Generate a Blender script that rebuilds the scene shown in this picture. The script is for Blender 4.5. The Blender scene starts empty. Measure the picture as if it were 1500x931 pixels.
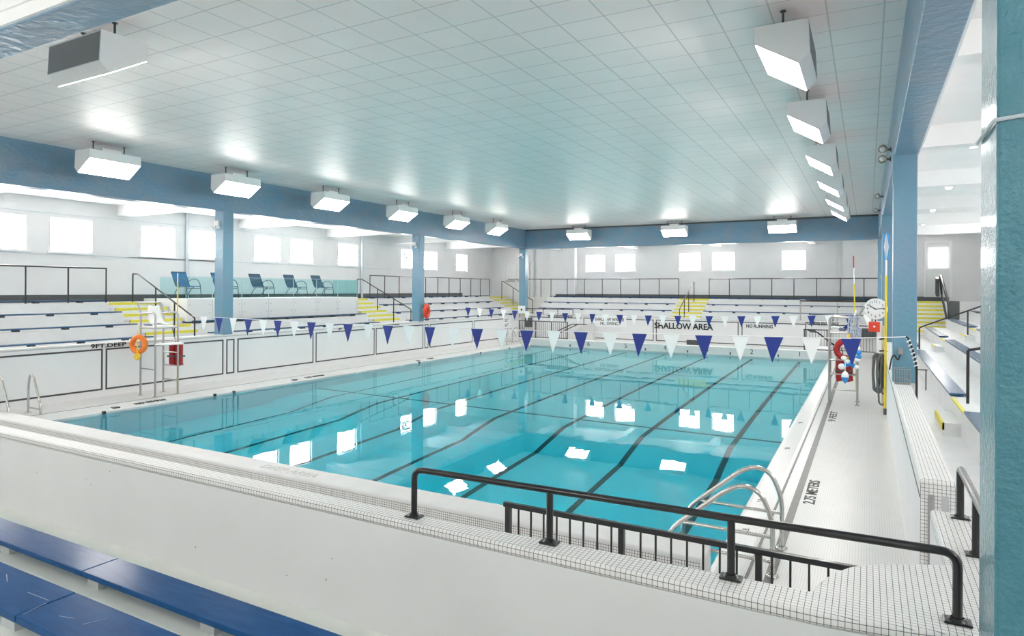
import bpy, bmesh, math, random
from mathutils import Vector, Matrix
random.seed(7)
S = bpy.context.scene
COL = S.collection
PI = math.pi
ORD = ['first', 'second', 'third', 'fourth', 'fifth', 'sixth', 'seventh', 'eighth', 'ninth', 'tenth']

# ------------------------------------------------------------------ materials
def nodes(name):
    m = bpy.data.materials.new(name); m.use_nodes = True
    nt = m.node_tree; nt.nodes.clear()
    out = nt.nodes.new('ShaderNodeOutputMaterial')
    return m, nt, out

def mat(name, col, rough=.5, metal=0., noise=0., nscale=6., bump=0., bscale=30., spec=.5, coat=0., stretch=None, col2=None):
    m, nt, out = nodes(name)
    b = nt.nodes.new('ShaderNodeBsdfPrincipled')
    nt.links.new(b.outputs[0], out.inputs[0])
    b.inputs['Base Color'].default_value = (*col, 1)
    b.inputs['Roughness'].default_value = rough
    b.inputs['Metallic'].default_value = metal
    b.inputs['Specular IOR Level'].default_value = spec
    b.inputs['Coat Weight'].default_value = coat
    b.inputs['Coat Roughness'].default_value = .08
    geo = nt.nodes.new('ShaderNodeNewGeometry')
    vec = geo.outputs['Position']
    if stretch:
        mp = nt.nodes.new('ShaderNodeMapping'); mp.inputs['Scale'].default_value = stretch
        nt.links.new(vec, mp.inputs[0]); vec = mp.outputs[0]
    if noise > 0 or col2:
        n = nt.nodes.new('ShaderNodeTexNoise'); n.inputs['Scale'].default_value = nscale; n.inputs['Detail'].default_value = 6
        nt.links.new(vec, n.inputs['Vector'])
        mx = nt.nodes.new('ShaderNodeMix'); mx.data_type = 'RGBA'
        c2 = col2 or tuple(max(0, c * (1 - noise)) for c in col)
        rp = nt.nodes.new('ShaderNodeValToRGB'); rp.color_ramp.elements[0].position = .35; rp.color_ramp.elements[1].position = .68
        nt.links.new(n.outputs[0], rp.inputs[0]); nt.links.new(rp.outputs[0], mx.inputs[0])
        mx.inputs[6].default_value = (*col, 1); mx.inputs[7].default_value = (*c2, 1)
        nt.links.new(mx.outputs[2], b.inputs['Base Color'])
    if bump > 0:
        n2 = nt.nodes.new('ShaderNodeTexNoise'); n2.inputs['Scale'].default_value = bscale; n2.inputs['Detail'].default_value = 4
        nt.links.new(vec, n2.inputs['Vector'])
        bp = nt.nodes.new('ShaderNodeBump'); bp.inputs['Strength'].default_value = bump; bp.inputs['Distance'].default_value = .02
        nt.links.new(n2.outputs[0], bp.inputs['Height']); nt.links.new(bp.outputs[0], b.inputs['Normal'])
    return m

def emis(name, col, s):
    m, nt, out = nodes(name)
    e = nt.nodes.new('ShaderNodeEmission'); e.inputs[0].default_value = (*col, 1); e.inputs[1].default_value = s
    nt.links.new(e.outputs[0], out.inputs[0]); return m

def grid(name, tile, grout, pitch, width, off=(0, 0, 0), rough=.3, noise=.04, nscale=3., bump=.0, spec=.5):
    """square tiles in world space, lines picked by the surface's own direction"""
    m, nt, out = nodes(name); N = nt.nodes.new; L = nt.links.new
    b = N('ShaderNodeBsdfPrincipled'); L(b.outputs[0], out.inputs[0])
    b.inputs['Roughness'].default_value = rough; b.inputs['Specular IOR Level'].default_value = spec
    g = N('ShaderNodeNewGeometry'); sp = N('ShaderNodeSeparateXYZ'); sn = N('ShaderNodeSeparateXYZ')
    L(g.outputs['Position'], sp.inputs[0]); L(g.outputs['True Normal'], sn.inputs[0])
    tot = None
    pit = pitch if isinstance(pitch, tuple) else (pitch,) * 3
    for i in range(3):
        def M(op, a, bb=None):
            n = N('ShaderNodeMath'); n.operation = op
            for k, v in enumerate((a, bb)):
                if v is None: continue
                if isinstance(v, (int, float)): n.inputs[k].default_value = v
                else: L(v, n.inputs[k])
            return n.outputs[0]
        c = M('ADD', sp.outputs[i], 1000 * pit[i] - off[i]); f = M('FRACT', M('DIVIDE', c, pit[i]))
        ln = M('LESS_THAN', f, width / pit[i])
        ok = M('LESS_THAN', M('ABSOLUTE', sn.outputs[i]), .75)
        v = M('MULTIPLY', ln, ok)
        tot = v if tot is None else M('MAXIMUM', tot, v)
    n = N('ShaderNodeTexNoise'); n.inputs['Scale'].default_value = nscale; n.inputs['Detail'].default_value = 5
    L(g.outputs['Position'], n.inputs['Vector'])
    mx0 = N('ShaderNodeMix'); mx0.data_type = 'RGBA'; L(n.outputs[0], mx0.inputs[0])
    mx0.inputs[6].default_value = (*tile, 1); mx0.inputs[7].default_value = (*[c * (1 - 2 * noise) for c in tile], 1)
    mx = N('ShaderNodeMix'); mx.data_type = 'RGBA'; L(tot, mx.inputs[0])
    L(mx0.outputs[2], mx.inputs[6]); mx.inputs[7].default_value = (*grout, 1)
    L(mx.outputs[2], b.inputs['Base Color'])
    if bump:
        bp = N('ShaderNodeBump'); bp.inputs['Strength'].default_value = bump; bp.inputs['Distance'].default_value = .003; bp.invert = True
        L(tot, bp.inputs['Height']); L(bp.outputs[0], b.inputs['Normal'])
    return m

def speck(name, col):
    m = mat(name, col, .5, noise=.05, nscale=1.3, bump=.1, bscale=6)
    nt = m.node_tree; b = [n for n in nt.nodes if n.type == 'BSDF_PRINCIPLED'][0]; g = [n for n in nt.nodes if n.type == 'NEW_GEOMETRY'][0]
    v = nt.nodes.new('ShaderNodeTexVoronoi'); v.inputs['Scale'].default_value = 9; nt.links.new(g.outputs['Position'], v.inputs['Vector'])
    lt = nt.nodes.new('ShaderNodeMath'); lt.operation = 'LESS_THAN'; lt.inputs[1].default_value = .055; nt.links.new(v.outputs['Distance'], lt.inputs[0])
    n = nt.nodes.new('ShaderNodeTexNoise'); n.inputs['Scale'].default_value = 2.2; nt.links.new(g.outputs['Position'], n.inputs['Vector'])
    gt = nt.nodes.new('ShaderNodeMath'); gt.operation = 'GREATER_THAN'; gt.inputs[1].default_value = .60; nt.links.new(n.outputs[0], gt.inputs[0])
    mu = nt.nodes.new('ShaderNodeMath'); mu.operation = 'MULTIPLY'; nt.links.new(lt.outputs[0], mu.inputs[0]); nt.links.new(gt.outputs[0], mu.inputs[1])
    old = b.inputs['Base Color'].links[0].from_socket
    mx = nt.nodes.new('ShaderNodeMix'); mx.data_type = 'RGBA'; nt.links.new(mu.outputs[0], mx.inputs[0]); nt.links.new(old, mx.inputs[6]); mx.inputs[7].default_value = (.12, .11, .10, 1)
    nt.links.new(mx.outputs[2], b.inputs['Base Color']); return m
M_ = {}
M_['wall'] = mat('wall_paint', (.76, .765, .77), .55, noise=.05, nscale=1.2, bump=.08, bscale=14)
M_['wallb'] = mat('block_paint', (.79, .79, .795), .5, noise=.04, nscale=1.0, bump=.06, bscale=8)
M_['gceil'] = mat('gallery_ceiling_paint', (.90, .90, .90), .5, noise=.04, nscale=1.5, bump=.1, bscale=10)
M_['nearwall'] = speck('scuffed_wall_paint', (.76, .76, .77))
M_['ceil'] = grid('ceiling_tile', (.98, .875, .85), (.62, .57, .545), .61, .018, off=(.15, 8.84, 0), rough=.45, noise=.05, nscale=1.5)
M_['deck'] = grid('deck_mosaic', (.80, .785, .775), (.52, .51, .50), .0265, .0030, rough=.3, noise=.06, nscale=2.5)
M_['cap'] = grid('coping_mosaic', (.87, .86, .845), (.10, .10, .11), .030, .0030, rough=.42, noise=.05, nscale=5, bump=.4)
M_['curbback'] = grid('curb_mosaic', (.80, .79, .77), (.07, .07, .07), .0275, .0040, rough=.3)
M_['smooth'] = mat('white_coping', (.69, .685, .68), .5, noise=.06, nscale=4, bump=.05, bscale=20)
M_['drain'] = grid('drain_mosaic', (.22, .21, .20), (.10, .10, .10), .0265, .004, rough=.4, noise=.2, nscale=6)
M_['line'] = mat('dark_border_tile', (.055, .055, .06), .35)
M_['terr'] = mat('terrace_concrete', (.82, .83, .83), .42, noise=.07, nscale=2, bump=.1, bscale=10)
M_['walk'] = mat('walkway_paint', (.78, .81, .76), .45, noise=.06, nscale=3, bump=.06, bscale=12)
M_['bench'] = mat('navy_bench_paint', (.012, .07, .21), .2, noise=.2, nscale=5, bump=0, bscale=26, stretch=(1, 6, 6), col2=(.018, .09, .25), spec=.06)
M_['benchs'] = mat('navy_bench_paint_side', (.015, .075, .17), .27, noise=.2, nscale=5, bump=0, bscale=26, stretch=(6, 1, 6), col2=(.02, .10, .22), spec=.5)
M_['scratch'] = mat('bare_wood_scratch', (.20, .29, .42), .6)
M_['block'] = mat('grey_support_paint', (.50, .52, .53), .5)
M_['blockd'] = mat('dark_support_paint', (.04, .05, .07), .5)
M_['beam'] = mat('steel_blue_paint', (.15, .285, .41), .32, noise=.2, nscale=1.6, bump=.7, bscale=9, col2=(.215, .29, .37), stretch=(1, 1, 1.6))
M_['colm'] = mat('teal_paint', (.135, .31, .41), .28, noise=.2, nscale=1.5, bump=.4, bscale=12, col2=(.18, .30, .42))
M_['pillar'] = mat('deep_teal_paint', (.042, .185, .24), .25, noise=.18, nscale=7, bump=.5, bscale=45, col2=(.06, .215, .27), coat=.2)
M_['black'] = mat('black_enamel', (.012, .012, .014), .28, bump=.1, bscale=40, coat=.3)
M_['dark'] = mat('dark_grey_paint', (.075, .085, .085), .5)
M_['steel'] = mat('brushed_stainless', (.62, .60, .57), .22, 1.0)
M_['steeld'] = mat('dull_stainless', (.46, .45, .44), .3, 1.0)
M_['yellow'] = mat('yellow_paint', (.80, .72, .05), .45, noise=.12, nscale=20)
M_['yel2'] = mat('yellow_pole', (.80, .62, .02), .35)
M_['lamp'] = mat('white_enamel', (.82, .82, .82), .4)
M_['lampg'] = mat('grey_lamp_back', (.30, .30, .30), .5)
M_['rod'] = mat('dark_rod', (.08, .08, .08), .5)
M_['lens'] = emis('lit_lens', (1, .955, .90), 34)
M_['pane'] = emis('daylight_pane', (1, .965, .935), 20.0)
M_['tube'] = emis('lit_tube', (1, 1, .98), 7)
M_['frame'] = mat('window_frame_paint', (.82, .83, .84), .45)
M_['white'] = mat('white_plastic', (.86, .86, .85), .35)
def vinyl(name, col):
    m, nt, out = nodes(name)
    d = nt.nodes.new('ShaderNodeBsdfDiffuse'); d.inputs[0].default_value = (*col, 1)
    t = nt.nodes.new('ShaderNodeBsdfTranslucent'); t.inputs[0].default_value = (*col, 1)
    mx = nt.nodes.new('ShaderNodeMixShader'); mx.inputs[0].default_value = .45
    nt.links.new(d.outputs[0], mx.inputs[1]); nt.links.new(t.outputs[0], mx.inputs[2]); nt.links.new(mx.outputs[0], out.inputs[0]); return m
M_['flagw'] = vinyl('white_vinyl', (.95, .95, .95))
M_['flagb'] = mat('blue_vinyl', (.012, .035, .26), .45)
M_['cord'] = mat('white_cord', (.85, .85, .85), .6)
M_['orange'] = mat('orange_foam', (.90, .22, .02), .5)
M_['ropey'] = mat('yellow_rope', (.90, .62, .05), .7)
M_['red'] = mat('red_vinyl', (.38, .012, .015), .4)
M_['redb'] = mat('bright_red', (.75, .06, .02), .4)
M_['float'] = mat('blue_float', (.02, .30, .75), .35)
M_['navy'] = mat('navy_cloth', (.02, .04, .16), .7, noise=.5, nscale=40, col2=(.3, .34, .45))
M_['rope'] = mat('blue_white_rope', (.75, .78, .85), .7, noise=.9, nscale=55, col2=(.05, .09, .25))
M_['ropek'] = mat('black_white_rope', (.9, .9, .9), .7)
M_['hose'] = mat('grey_hose', (.13, .135, .135), .55)
M_['sling'] = mat('blue_sling', (.02, .21, .46), .55)
M_['slingd'] = mat('slate_sling', (.06, .15, .24), .6)
M_['cframe'] = mat('slate_tube', (.03, .075, .11), .35)
M_['door'] = mat('door_paint', (.74, .76, .75), .45)
M_['fascia'] = mat('white_panel', (.84, .84, .84), .4)
M_['text'] = mat('black_lettering', (.012, .012, .014), .5)
M_['textg'] = mat('worn_lettering', (.50, .50, .48), .5)
M_['sign'] = mat('sign_white', (.86, .86, .86), .45)
M_['pipe'] = mat('pipe_paint', (.55, .62, .67), .45)
M_['lineb'] = mat('pool_line_tile', (.035, .06, .065), .4)
M_['basin'] = grid('pool_mosaic', (.90, .955, .985), (.83, .89, .92), .15, .004, rough=.5, noise=.04, nscale=.6)
M_['tan'] = mat('tan_strap', (.62, .52, .33), .7)
M_['brass'] = mat('warm_spot_metal', (.55, .45, .32), .3, .8)
M_['clearglass'] = None

def glass_panel():
    m, nt, out = nodes('tinted_glass')
    t = nt.nodes.new('ShaderNodeBsdfTransparent'); t.inputs[0].default_value = (.80, .94, .945, 1)
    g = nt.nodes.new('ShaderNodeBsdfGlossy'); g.inputs['Roughness'].default_value = .02
    lw = nt.nodes.new('ShaderNodeLayerWeight'); lw.inputs[0].default_value = .5
    pw = nt.nodes.new('ShaderNodeMath'); pw.operation = 'POWER'; nt.links.new(lw.outputs['Facing'], pw.inputs[0]); pw.inputs[1].default_value = 4
    f = nt.nodes.new('ShaderNodeMath'); f.operation = 'MULTIPLY_ADD'; nt.links.new(pw.outputs[0], f.inputs[0]); f.inputs[1].default_value = .5; f.inputs[2].default_value = .04
    mx = nt.nodes.new('ShaderNodeMixShader')
    nt.links.new(f.outputs[0], mx.inputs[0]); nt.links.new(t.outputs[0], mx.inputs[1]); nt.links.new(g.outputs[0], mx.inputs[2])
    nt.links.new(mx.outputs[0], out.inputs[0]); return m
M_['glass'] = glass_panel()

def water_mat():
    m, nt, out = nodes('pool_water'); N = nt.nodes.new; L = nt.links.new
    rf = N('ShaderNodeBsdfRefraction'); rf.inputs['IOR'].default_value = 1.333; rf.inputs['Roughness'].default_value = 0
    gl = N('ShaderNodeBsdfGlossy'); gl.inputs['Roughness'].default_value = 0
    fr_ = N('ShaderNodeFresnel'); fr_.inputs['IOR'].default_value = 1.333
    ml = N('ShaderNodeMath'); ml.operation = 'MULTIPLY'; ml.inputs[1].default_value = .88; L(fr_.outputs[0], ml.inputs[0])
    g = N('ShaderNodeMixShader'); L(ml.outputs[0], g.inputs[0]); L(rf.outputs[0], g.inputs[1]); L(gl.outputs[0], g.inputs[2])
    geo = N('ShaderNodeNewGeometry')
    n = N('ShaderNodeTexNoise'); n.inputs['Scale'].default_value = .9; n.inputs['Detail'].default_value = 3
    L(geo.outputs['Position'], n.inputs['Vector'])
    bp = N('ShaderNodeBump'); bp.inputs['Strength'].default_value = .06; bp.inputs['Distance'].default_value = .04
    L(n.outputs[0], bp.inputs['Height']); [L(bp.outputs[0], q.inputs['Normal']) for q in (rf, gl, fr_)]
    L(g.outputs[0], out.inputs[0])
    v = N('ShaderNodeVolumeAbsorption'); v.inputs['Color'].default_value = (.03, .95, .997, 1); v.inputs['Density'].default_value = .52
    L(v.outputs[0], out.inputs['Volume'])
    return m
M_['water'] = water_mat()

# ------------------------------------------------------------------ mesh building
class MB:
    def __init__(s): s.v = []; s.f = []; s.sm = []
    def add(s, vs, fs, smooth=False):
        o = len(s.v); s.v += [Vector(p) for p in vs]
        s.f += [[i + o for i in f] for f in fs]; s.sm += [smooth] * len(fs); return s
    def box(s, x0, x1, y0, y1, z0, z1):
        x0, x1 = sorted((x0, x1)); y0, y1 = sorted((y0, y1)); z0, z1 = sorted((z0, z1))
        return s.add([(x0,y0,z0),(x1,y0,z0),(x1,y1,z0),(x0,y1,z0),(x0,y0,z1),(x1,y0,z1),(x1,y1,z1),(x0,y1,z1)],
                     [(3,2,1,0),(4,5,6,7),(0,1,5,4),(1,2,6,5),(2,3,7,6),(3,0,4,7)])
    def obox(s, c, ax, ay, az):
        c, ax, ay, az = map(Vector, (c, ax, ay, az))
        vs = [c + ax*i + ay*j + az*k for k in (-1,1) for j in (-1,1) for i in (-1,1)]
        return s.add(vs, [(2,3,1,0),(4,5,7,6),(0,1,5,4),(1,3,7,5),(3,2,6,7),(2,0,4,6)])
    def prism(s, poly, a, lo, hi):
        """extrude a 2D polygon along axis a ('x': poly=(y,z), 'y': poly=(x,z), 'z': poly=(x,y))"""
        def P(p, t): return {'x': (t, p[0], p[1]), 'y': (p[0], t, p[1]), 'z': (p[0], p[1], t)}[a]
        n = len(poly); ar = sum(poly[i][0]*poly[(i+1)%n][1] - poly[(i+1)%n][0]*poly[i][1] for i in range(n))
        if (ar < 0) != (a == 'y'): poly = poly[::-1]
        vs = [P(p, lo) for p in poly] + [P(p, hi) for p in poly]
        fs = [tuple(range(n))[::-1], tuple(range(n, 2*n))] + [(i, (i+1)%n, n+(i+1)%n, n+i) for i in range(n)]
        return s.add(vs, fs)
    def tube(s, pts, r, n=8, fillet=0., fs=5, closed=False, smooth=True):
        pts = [Vector(p) for p in pts]
        if fillet and len(pts) > 2:
            q = [pts[0]]
            for i in range(1, len(pts)-1):
                a, b, c = pts[i-1], pts[i], pts[i+1]
                d1 = (a-b); d2 = (c-b); k = min(fillet, d1.length*.49, d2.length*.49)
                p1 = b + d1.normalized()*k; p2 = b + d2.normalized()*k
                for t in range(fs+1):
                    t /= fs; q.append(p1*(1-t)**2 + b*2*t*(1-t) + p2*t*t)
            q.append(pts[-1]); pts = q
        m = len(pts); rings = []; up = None
        for i, p in enumerate(pts):
            a = pts[(i-1) % m] if (closed or i > 0) else p; b = pts[(i+1) % m] if (closed or i < m-1) else p
            t = (b-a).normalized()
            if up is None:
                up = Vector((0,0,1)) if abs(t.z) < .9 else Vector((1,0,0))
            x = t.cross(up); x = x.normalized() if x.length > 1e-6 else t.orthogonal().normalized()
            up = x.cross(t).normalized()
            rr = r[i] if isinstance(r, (list, tuple)) else r
            rings.append([p + (x*math.cos(2*PI*k/n) + up*math.sin(2*PI*k/n))*rr for k in range(n)])
        vs = [v for g in rings for v in g]; f = []
        for i in range(m if closed else m-1):
            j = (i+1) % m
            for k in range(n): f.append((i*n+k, j*n+k, j*n+(k+1)%n, i*n+(k+1)%n))
        s.add(vs, f, smooth)
        if not closed:
            s.add(rings[0], [tuple(range(n))]); s.add(rings[-1], [tuple(range(n))[::-1]])
        return s
    def lathe(s, prof, c, axis=(0,0,1), n=16, smooth=True):
        c = Vector(c); ax = Vector(axis).normalized(); x = ax.orthogonal().normalized(); y = ax.cross(x)
        vs = [c + ax*h + (x*math.cos(2*PI*k/n)+y*math.sin(2*PI*k/n))*r for r, h in prof for k in range(n)]
        f = [(i*n+k, i*n+(k+1)%n, (i+1)*n+(k+1)%n, (i+1)*n+k) for i in range(len(prof)-1) for k in range(n)]
        return s.add(vs, f, smooth)
    def cyl(s, c, axis, r, h, n=16): return s.lathe([(1e-4,0),(r,0),(r,h),(1e-4,h)], c, axis, n, False)
    def ball(s, c, r, n=12, sz=1.):
        return s.lathe([(max(1e-4, r*math.sin(PI*i/8)), -r*sz*math.cos(PI*i/8)) for i in range(9)], c, (0,0,1), n)
    def torus(s, c, axis, R, r, n=24, k=10):
        c = Vector(c); ax = Vector(axis).normalized(); x = ax.orthogonal().normalized(); y = ax.cross(x)
        return s.tube([c + (x*math.cos(2*PI*i/n)+y*math.sin(2*PI*i/n))*R for i in range(n)], r, k, closed=True)

BASE = {}
def link(o, parent=None):
    COL.objects.link(o)
    if parent is not None: o.parent = parent
    return o
def base_of(p):
    b = Vector((0,0,0))
    while p is not None: b += p.location; p = p.parent
    return b
def obj(name, mb, m, parent=None, at=None, bevel=0., local=False, seg=3):
    """one mesh object from world-space geometry; `at` puts the origin of a top-level mesh"""
    if m is None: raise ValueError(name)
    o_at = Vector(at) if at else Vector((0,0,0))
    sh = Vector((0,0,0)) if local else (base_of(parent) + o_at)
    me = bpy.data.meshes.new(name)
    me.from_pydata([v - sh for v in mb.v], [], mb.f)
    me.polygons.foreach_set('use_smooth', mb.sm)
    bm = bmesh.new(); bm.from_mesh(me); bmesh.ops.recalc_face_normals(bm, faces=bm.faces); bm.to_mesh(me); bm.free()
    me.materials.append(M_[m] if isinstance(m, str) else m)
    me.update()
    o = bpy.data.objects.new(name, me); link(o, parent); o.location = o_at
    if bevel:
        b = o.modifiers.new('edge', 'BEVEL'); b.width = bevel; b.segments = seg; b.limit_method = 'ANGLE'; b.angle_limit = .6
    return o
def thing(name, label, cat, loc=(0,0,0), group=None):
    o = bpy.data.objects.new(name, None); o.empty_display_size = .1; o.location = loc; link(o)
    o['label'] = label; o['category'] = cat
    if group: o['group'] = group
    return o
def tag(o, label, cat, group=None):
    o['label'] = label; o['category'] = cat
    if group: o['group'] = group
    return o
def struct(name, mb, m, parent=None, **k):
    o = obj(name, mb, m, parent, **k)
    if parent is None: o['kind'] = 'structure'
    return o
def plabel(o, t): o['label'] = t; return o
def copy_tree(o, loc=None, label=None, rotz=None, parent=None):
    c = o.copy(); COL.objects.link(c)
    if parent is not None: c.parent = parent
    if loc is not None: c.location = loc
    if rotz is not None: c.rotation_euler = (0, 0, rotz)
    if label: c['label'] = label
    for ch in o.children: copy_tree(ch, parent=c)
    return c
def share(src, parent, loc, name=None):
    c = src.copy(); COL.objects.link(c); c.parent = parent; c.location = loc
    return c
def text(name, s, m, parent, origin, right, up, size, depth=.004, width=None, spacing=1., mono=1.0, bold=0.0):
    cu = bpy.data.curves.new(name, 'FONT'); cu.body = s; cu.size = size; cu.extrude = depth; cu.align_x = 'CENTER'; cu.align_y = 'CENTER'
    cu.space_character = spacing; cu.offset = bold; cu.resolution_u = 3; cu.space_line = .9
    tmp = bpy.data.objects.new('tmp', cu); COL.objects.link(tmp)
    dg = bpy.context.evaluated_depsgraph_get()
    me = bpy.data.meshes.new_from_object(tmp.evaluated_get(dg)); bpy.data.objects.remove(tmp)
    r = Vector(right).normalized(); u = Vector(up).normalized(); n = r.cross(u)
    xs = [v.co.x for v in me.vertices]; w = max(xs) - min(xs); kx = (width / w) if width else 1.
    b = base_of(parent)
    for v in me.vertices:
        p = v.co.copy(); v.co = Vector(origin) + r*p.x*kx + u*p.y + n*p.z - b
    me.name = name; me.materials.clear(); me.materials.append(M_[m]); me.update()
    o = bpy.data.objects.new(name, me); link(o, parent); return o

# ------------------------------------------------------------------ key sizes (metres; deck is z = 0)
XL, XR, YN, YF = -17.2, .39, 3.75, 33.0        # faces of the low walls round the deck
PXL, PXR, PYN, PYF = -15.42, -1.42, 6.75, 30.3 # pool
ZW = -.13
ZC = 6.2
ZB = 5.14
GW = 5.3                                        # depth of the galleries
WXL, WXR, WYF, WYN = XL-GW, XR+GW, YF+GW, -2.6
TW = .25                                        # low wall thickness
ZG = 5.6                                        # gallery ceiling
def zt(k): return .89 + .356*(k-1)              # tier tops
def zb(k): return .98 + .356*(k-1)              # bench tops
def dk(k): return .94 + .8*(k-1)                # riser distance behind the low wall's pool face

# ------------------------------------------------------------------ pool
prof = [(PYN, -2.80), (12.9, -2.65), (14.4, -1.85), (PYF, -1.12)]
b = MB()
for i in range(3):
    (y0, z0), (y1, z1) = prof[i], prof[i+1]
    b.add([(PXL,y0,z0),(PXR,y0,z0),(PXR,y1,z1),(PXL,y1,z1)], [(0,1,2,3)])
for x in (PXL, PXR):
    b.add([(x,y,z) for y, z in prof] + [(x,PYF,ZW+.003),(x,PYN,ZW+.003)], [tuple(range(6))])
b.add([(PXL,PYN,-2.80),(PXR,PYN,-2.80),(PXR,PYN,ZW+.003),(PXL,PYN,ZW+.003)], [(0,1,2,3)])
b.add([(PXL,PYF,-1.12),(PXR,PYF,-1.12),(PXR,PYF,ZW+.003),(PXL,PYF,ZW+.003)], [(0,1,2,3)])
basin = struct('floor_pool_basin', b, 'basin')
LX = [-12.21, -10.28, -8.36, -6.42, -4.49, -2.55]
def floor_z(y):
    for i in range(3):
        (y0, z0), (y1, z1) = prof[i], prof[i+1]
        if y0 <= y <= y1: return z0 + (z1-z0)*(y-y0)/(y1-y0)
for x in LX + [-14.0]:
    ys = [PYN+.8, 12.9, 14.4, PYF-.002]
    b = MB(); w = .06 if x > -13.5 else .04
    for i in range(3):
        b.add([(x-w,ys[i],floor_z(ys[i])+.006),(x+w,ys[i],floor_z(ys[i])+.006),(x+w,ys[i+1],floor_z(ys[i+1])+.006),(x-w,ys[i+1],floor_z(ys[i+1])+.006)], [(0,1,2,3)])
    struct('trim_lane_line', b, 'lineb', basin)
for y in (15.3,):
    b = MB().add([(PXL,y-.05,floor_z(y-.05)+.007),(PXR,y-.05,floor_z(y-.05)+.007),(PXR,y+.05,floor_z(y+.05)+.007),(PXL,y+.05,floor_z(y+.05)+.007)], [(0,1,2,3)])
    struct('trim_cross_line', b, 'lineb', basin)
b = MB().box(PXL-.02, PXR+.02, PYN-.02, PYF+.02, -3.2, ZW)
struct('pool_water', b, 'water')

# deck, a slab round the pool, with sloping side copings
GL, GR = -15.86, -1.03
b = MB()
b.box(XL-.02, GL, YN-.3, YF+.1, -.3, 0); b.box(GR, XR+.02, YN-.3, YF+.1, -.3, 0)
b.box(GL, GR, YN-.3, 6.3, -.3, 0); b.box(GL, GR, 30.75, YF+.1, -.3, 0)
deck = struct('floor', b, 'deck')
b = MB(); b.prism([(GL,ZW+.001),(GL,.012),(GL+.06,.012),(PXL-.06,-.05),(PXL,-.075),(PXL,ZW+.001)], 'y', 6.3, 30.75)
struct('trim_coping', b, 'smooth', deck)
b = MB(); b.prism([(GR,ZW+.001),(GR,.012),(GR-.06,.012),(PXR+.06,-.05),(PXR,-.075),(PXR,ZW+.001)], 'y', 6.3, 30.75)
struct('trim_coping', b, 'deck', deck)
for x in (GL, GR):
    struct('trim_gutter', MB().box(x-.012, x+.012, 6.3, 30.75, -.02, .016), 'line' if x == GL else 'drain', deck)
struct('trim_drain_strip', MB().box(-.875, -.785, 5.0, 32.9, -.02, .004), 'drain', deck)
# raised end curbs
b = MB().box(XL, PXR+.04, 6.31, PYN, ZW+.001, .24)
curb = struct('trim_curb_deep_end', b, 'smooth', bevel=.03)
struct('trim_curb_back_tile', MB().box(XL, PXR+.03, 6.296, 6.312, 0, .20), 'curbback', curb)
text('lettering', 'DEEP AREA', 'textg', curb, (-7.1, 6.5, .241), (1,0,0), (0,1,0), .22, .002)
b = MB().box(XL, PXR+.7, PYF, 30.75, ZW+.001, .24)
curb2 = struct('trim_curb_shallow_end', b, 'smooth', bevel=.02)
for i, x in enumerate(LX):
    text('lettering', str(6-i), 'text', curb2, (x, PYF-.002, .085), (1,0,0), (0,0,1), .30, .003)
for x in (-13.2, -11.2, -9.3, -7.3, -5.4, -3.4):
    struct('trim_anchor', MB().box(x-.03, x+.03, PYF-.02, PYF, -.08, .03), 'line', curb2)
# painted deck marks
text('lettering', '2.75 METERS', 'text', deck, (-.665, 9.98, .002), (0,1,0), (-1,0,0), .20, .002, width=1.2, bold=.003)
text('lettering', '9 FEET', 'text', deck, (-.665, 16.2, .002), (0,1,0), (-1,0,0), .20, .002, width=1.3, bold=.003)
for y, s in ((9.85, 'NO DIVING'), (15.3, '2.75 METERS'), (21.6, '5 FEET')):
    text('lettering', s, 'text', deck, (PXL-.16, y, -.026), (0,1,0), (-1,0,.16), .15, .004, bold=.006)
    struct('trim_marker_tile', MB().box(PXL-.24, PXL-.08, y-.95, y-.79, -.06, -.02), 'line', deck)
for y in (8.05, 9.3, 12.6, 15.2):
    text('lettering', 'FT', 'text', deck, (PXR+.16, y, -.026), (0,-1,0), (1,0,.16), .12, .003)
for y in (13.9, 17.0, 19.4, 24.1):
    struct('trim_inlet', MB().box(PXL-.012, PXL+.01, y, y+.3, -.115, -.07), 'white', deck)
for y in (8.6, 11.5, 12.1, 20.6, 25.2, 27.9):
    struct('trim_anchor', MB().box(PXL-.02, PXL+.03, y, y+.07, -.12, -.05), 'line', deck)

# ------------------------------------------------------------------ low walls round the deck
def wall_cap(name, body, cap, bm_, cm, z, bevel=.04):
    w = struct(name, body, bm_)
    obj('trim_cap', cap, cm, w, bevel=bevel, seg=4)
    return w
# side with the balcony
b = MB().box(XL-TW, XL, 3.4, 31.2, -.2, 1.31)
wl = wall_cap('wall_low_left', b, MB().box(XL-TW-.01, XL+.005, 3.4, 31.2, 1.31, 1.38), 'wallb', 'smooth', 1.38)
def panel(mb, a, lo, hi, z0, z1, pos, w=.042, t=.006):
    """rectangular border of dark tile on a wall face. a='x': face normal along x at pos"""
    for (p0, p1, q0, q1) in ((lo,hi,z0,z0+w),(lo,hi,z1-w,z1),(lo,lo+w,z0+w,z1-w),(hi-w,hi,z0+w,z1-w)):
        if a == 'x': mb.box(pos-.004, pos+t, p0, p1, q0, q1)
        else: mb.box(p0, p1, pos-t, pos+.004, q0, q1)
b = MB()
for lo, hi in ((3.9, 9.6), (9.64+.03, 13.16), (13.26, 13.55), (13.66, 16.82), (16.93, 20.07), (20.15, 23.3), (23.4, 23.68), (23.8, 27.38), (27.5, 31.1)):
    panel(b, 'x', lo, hi, .17, 1.23, XL)
struct('trim_panel_border', b, 'line', wl)
text('lettering', '9FT.DEEP', 'text', wl, (XL+.006, 9.75, 1.30), (0,1,0), (0,0,1), .14, .003, width=.9, bold=.004)
text('lettering', '5FT', 'text', wl, (XL+.006, 18.15, 1.29), (0,1,0), (0,0,1), .12, .003, bold=.003)
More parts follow.
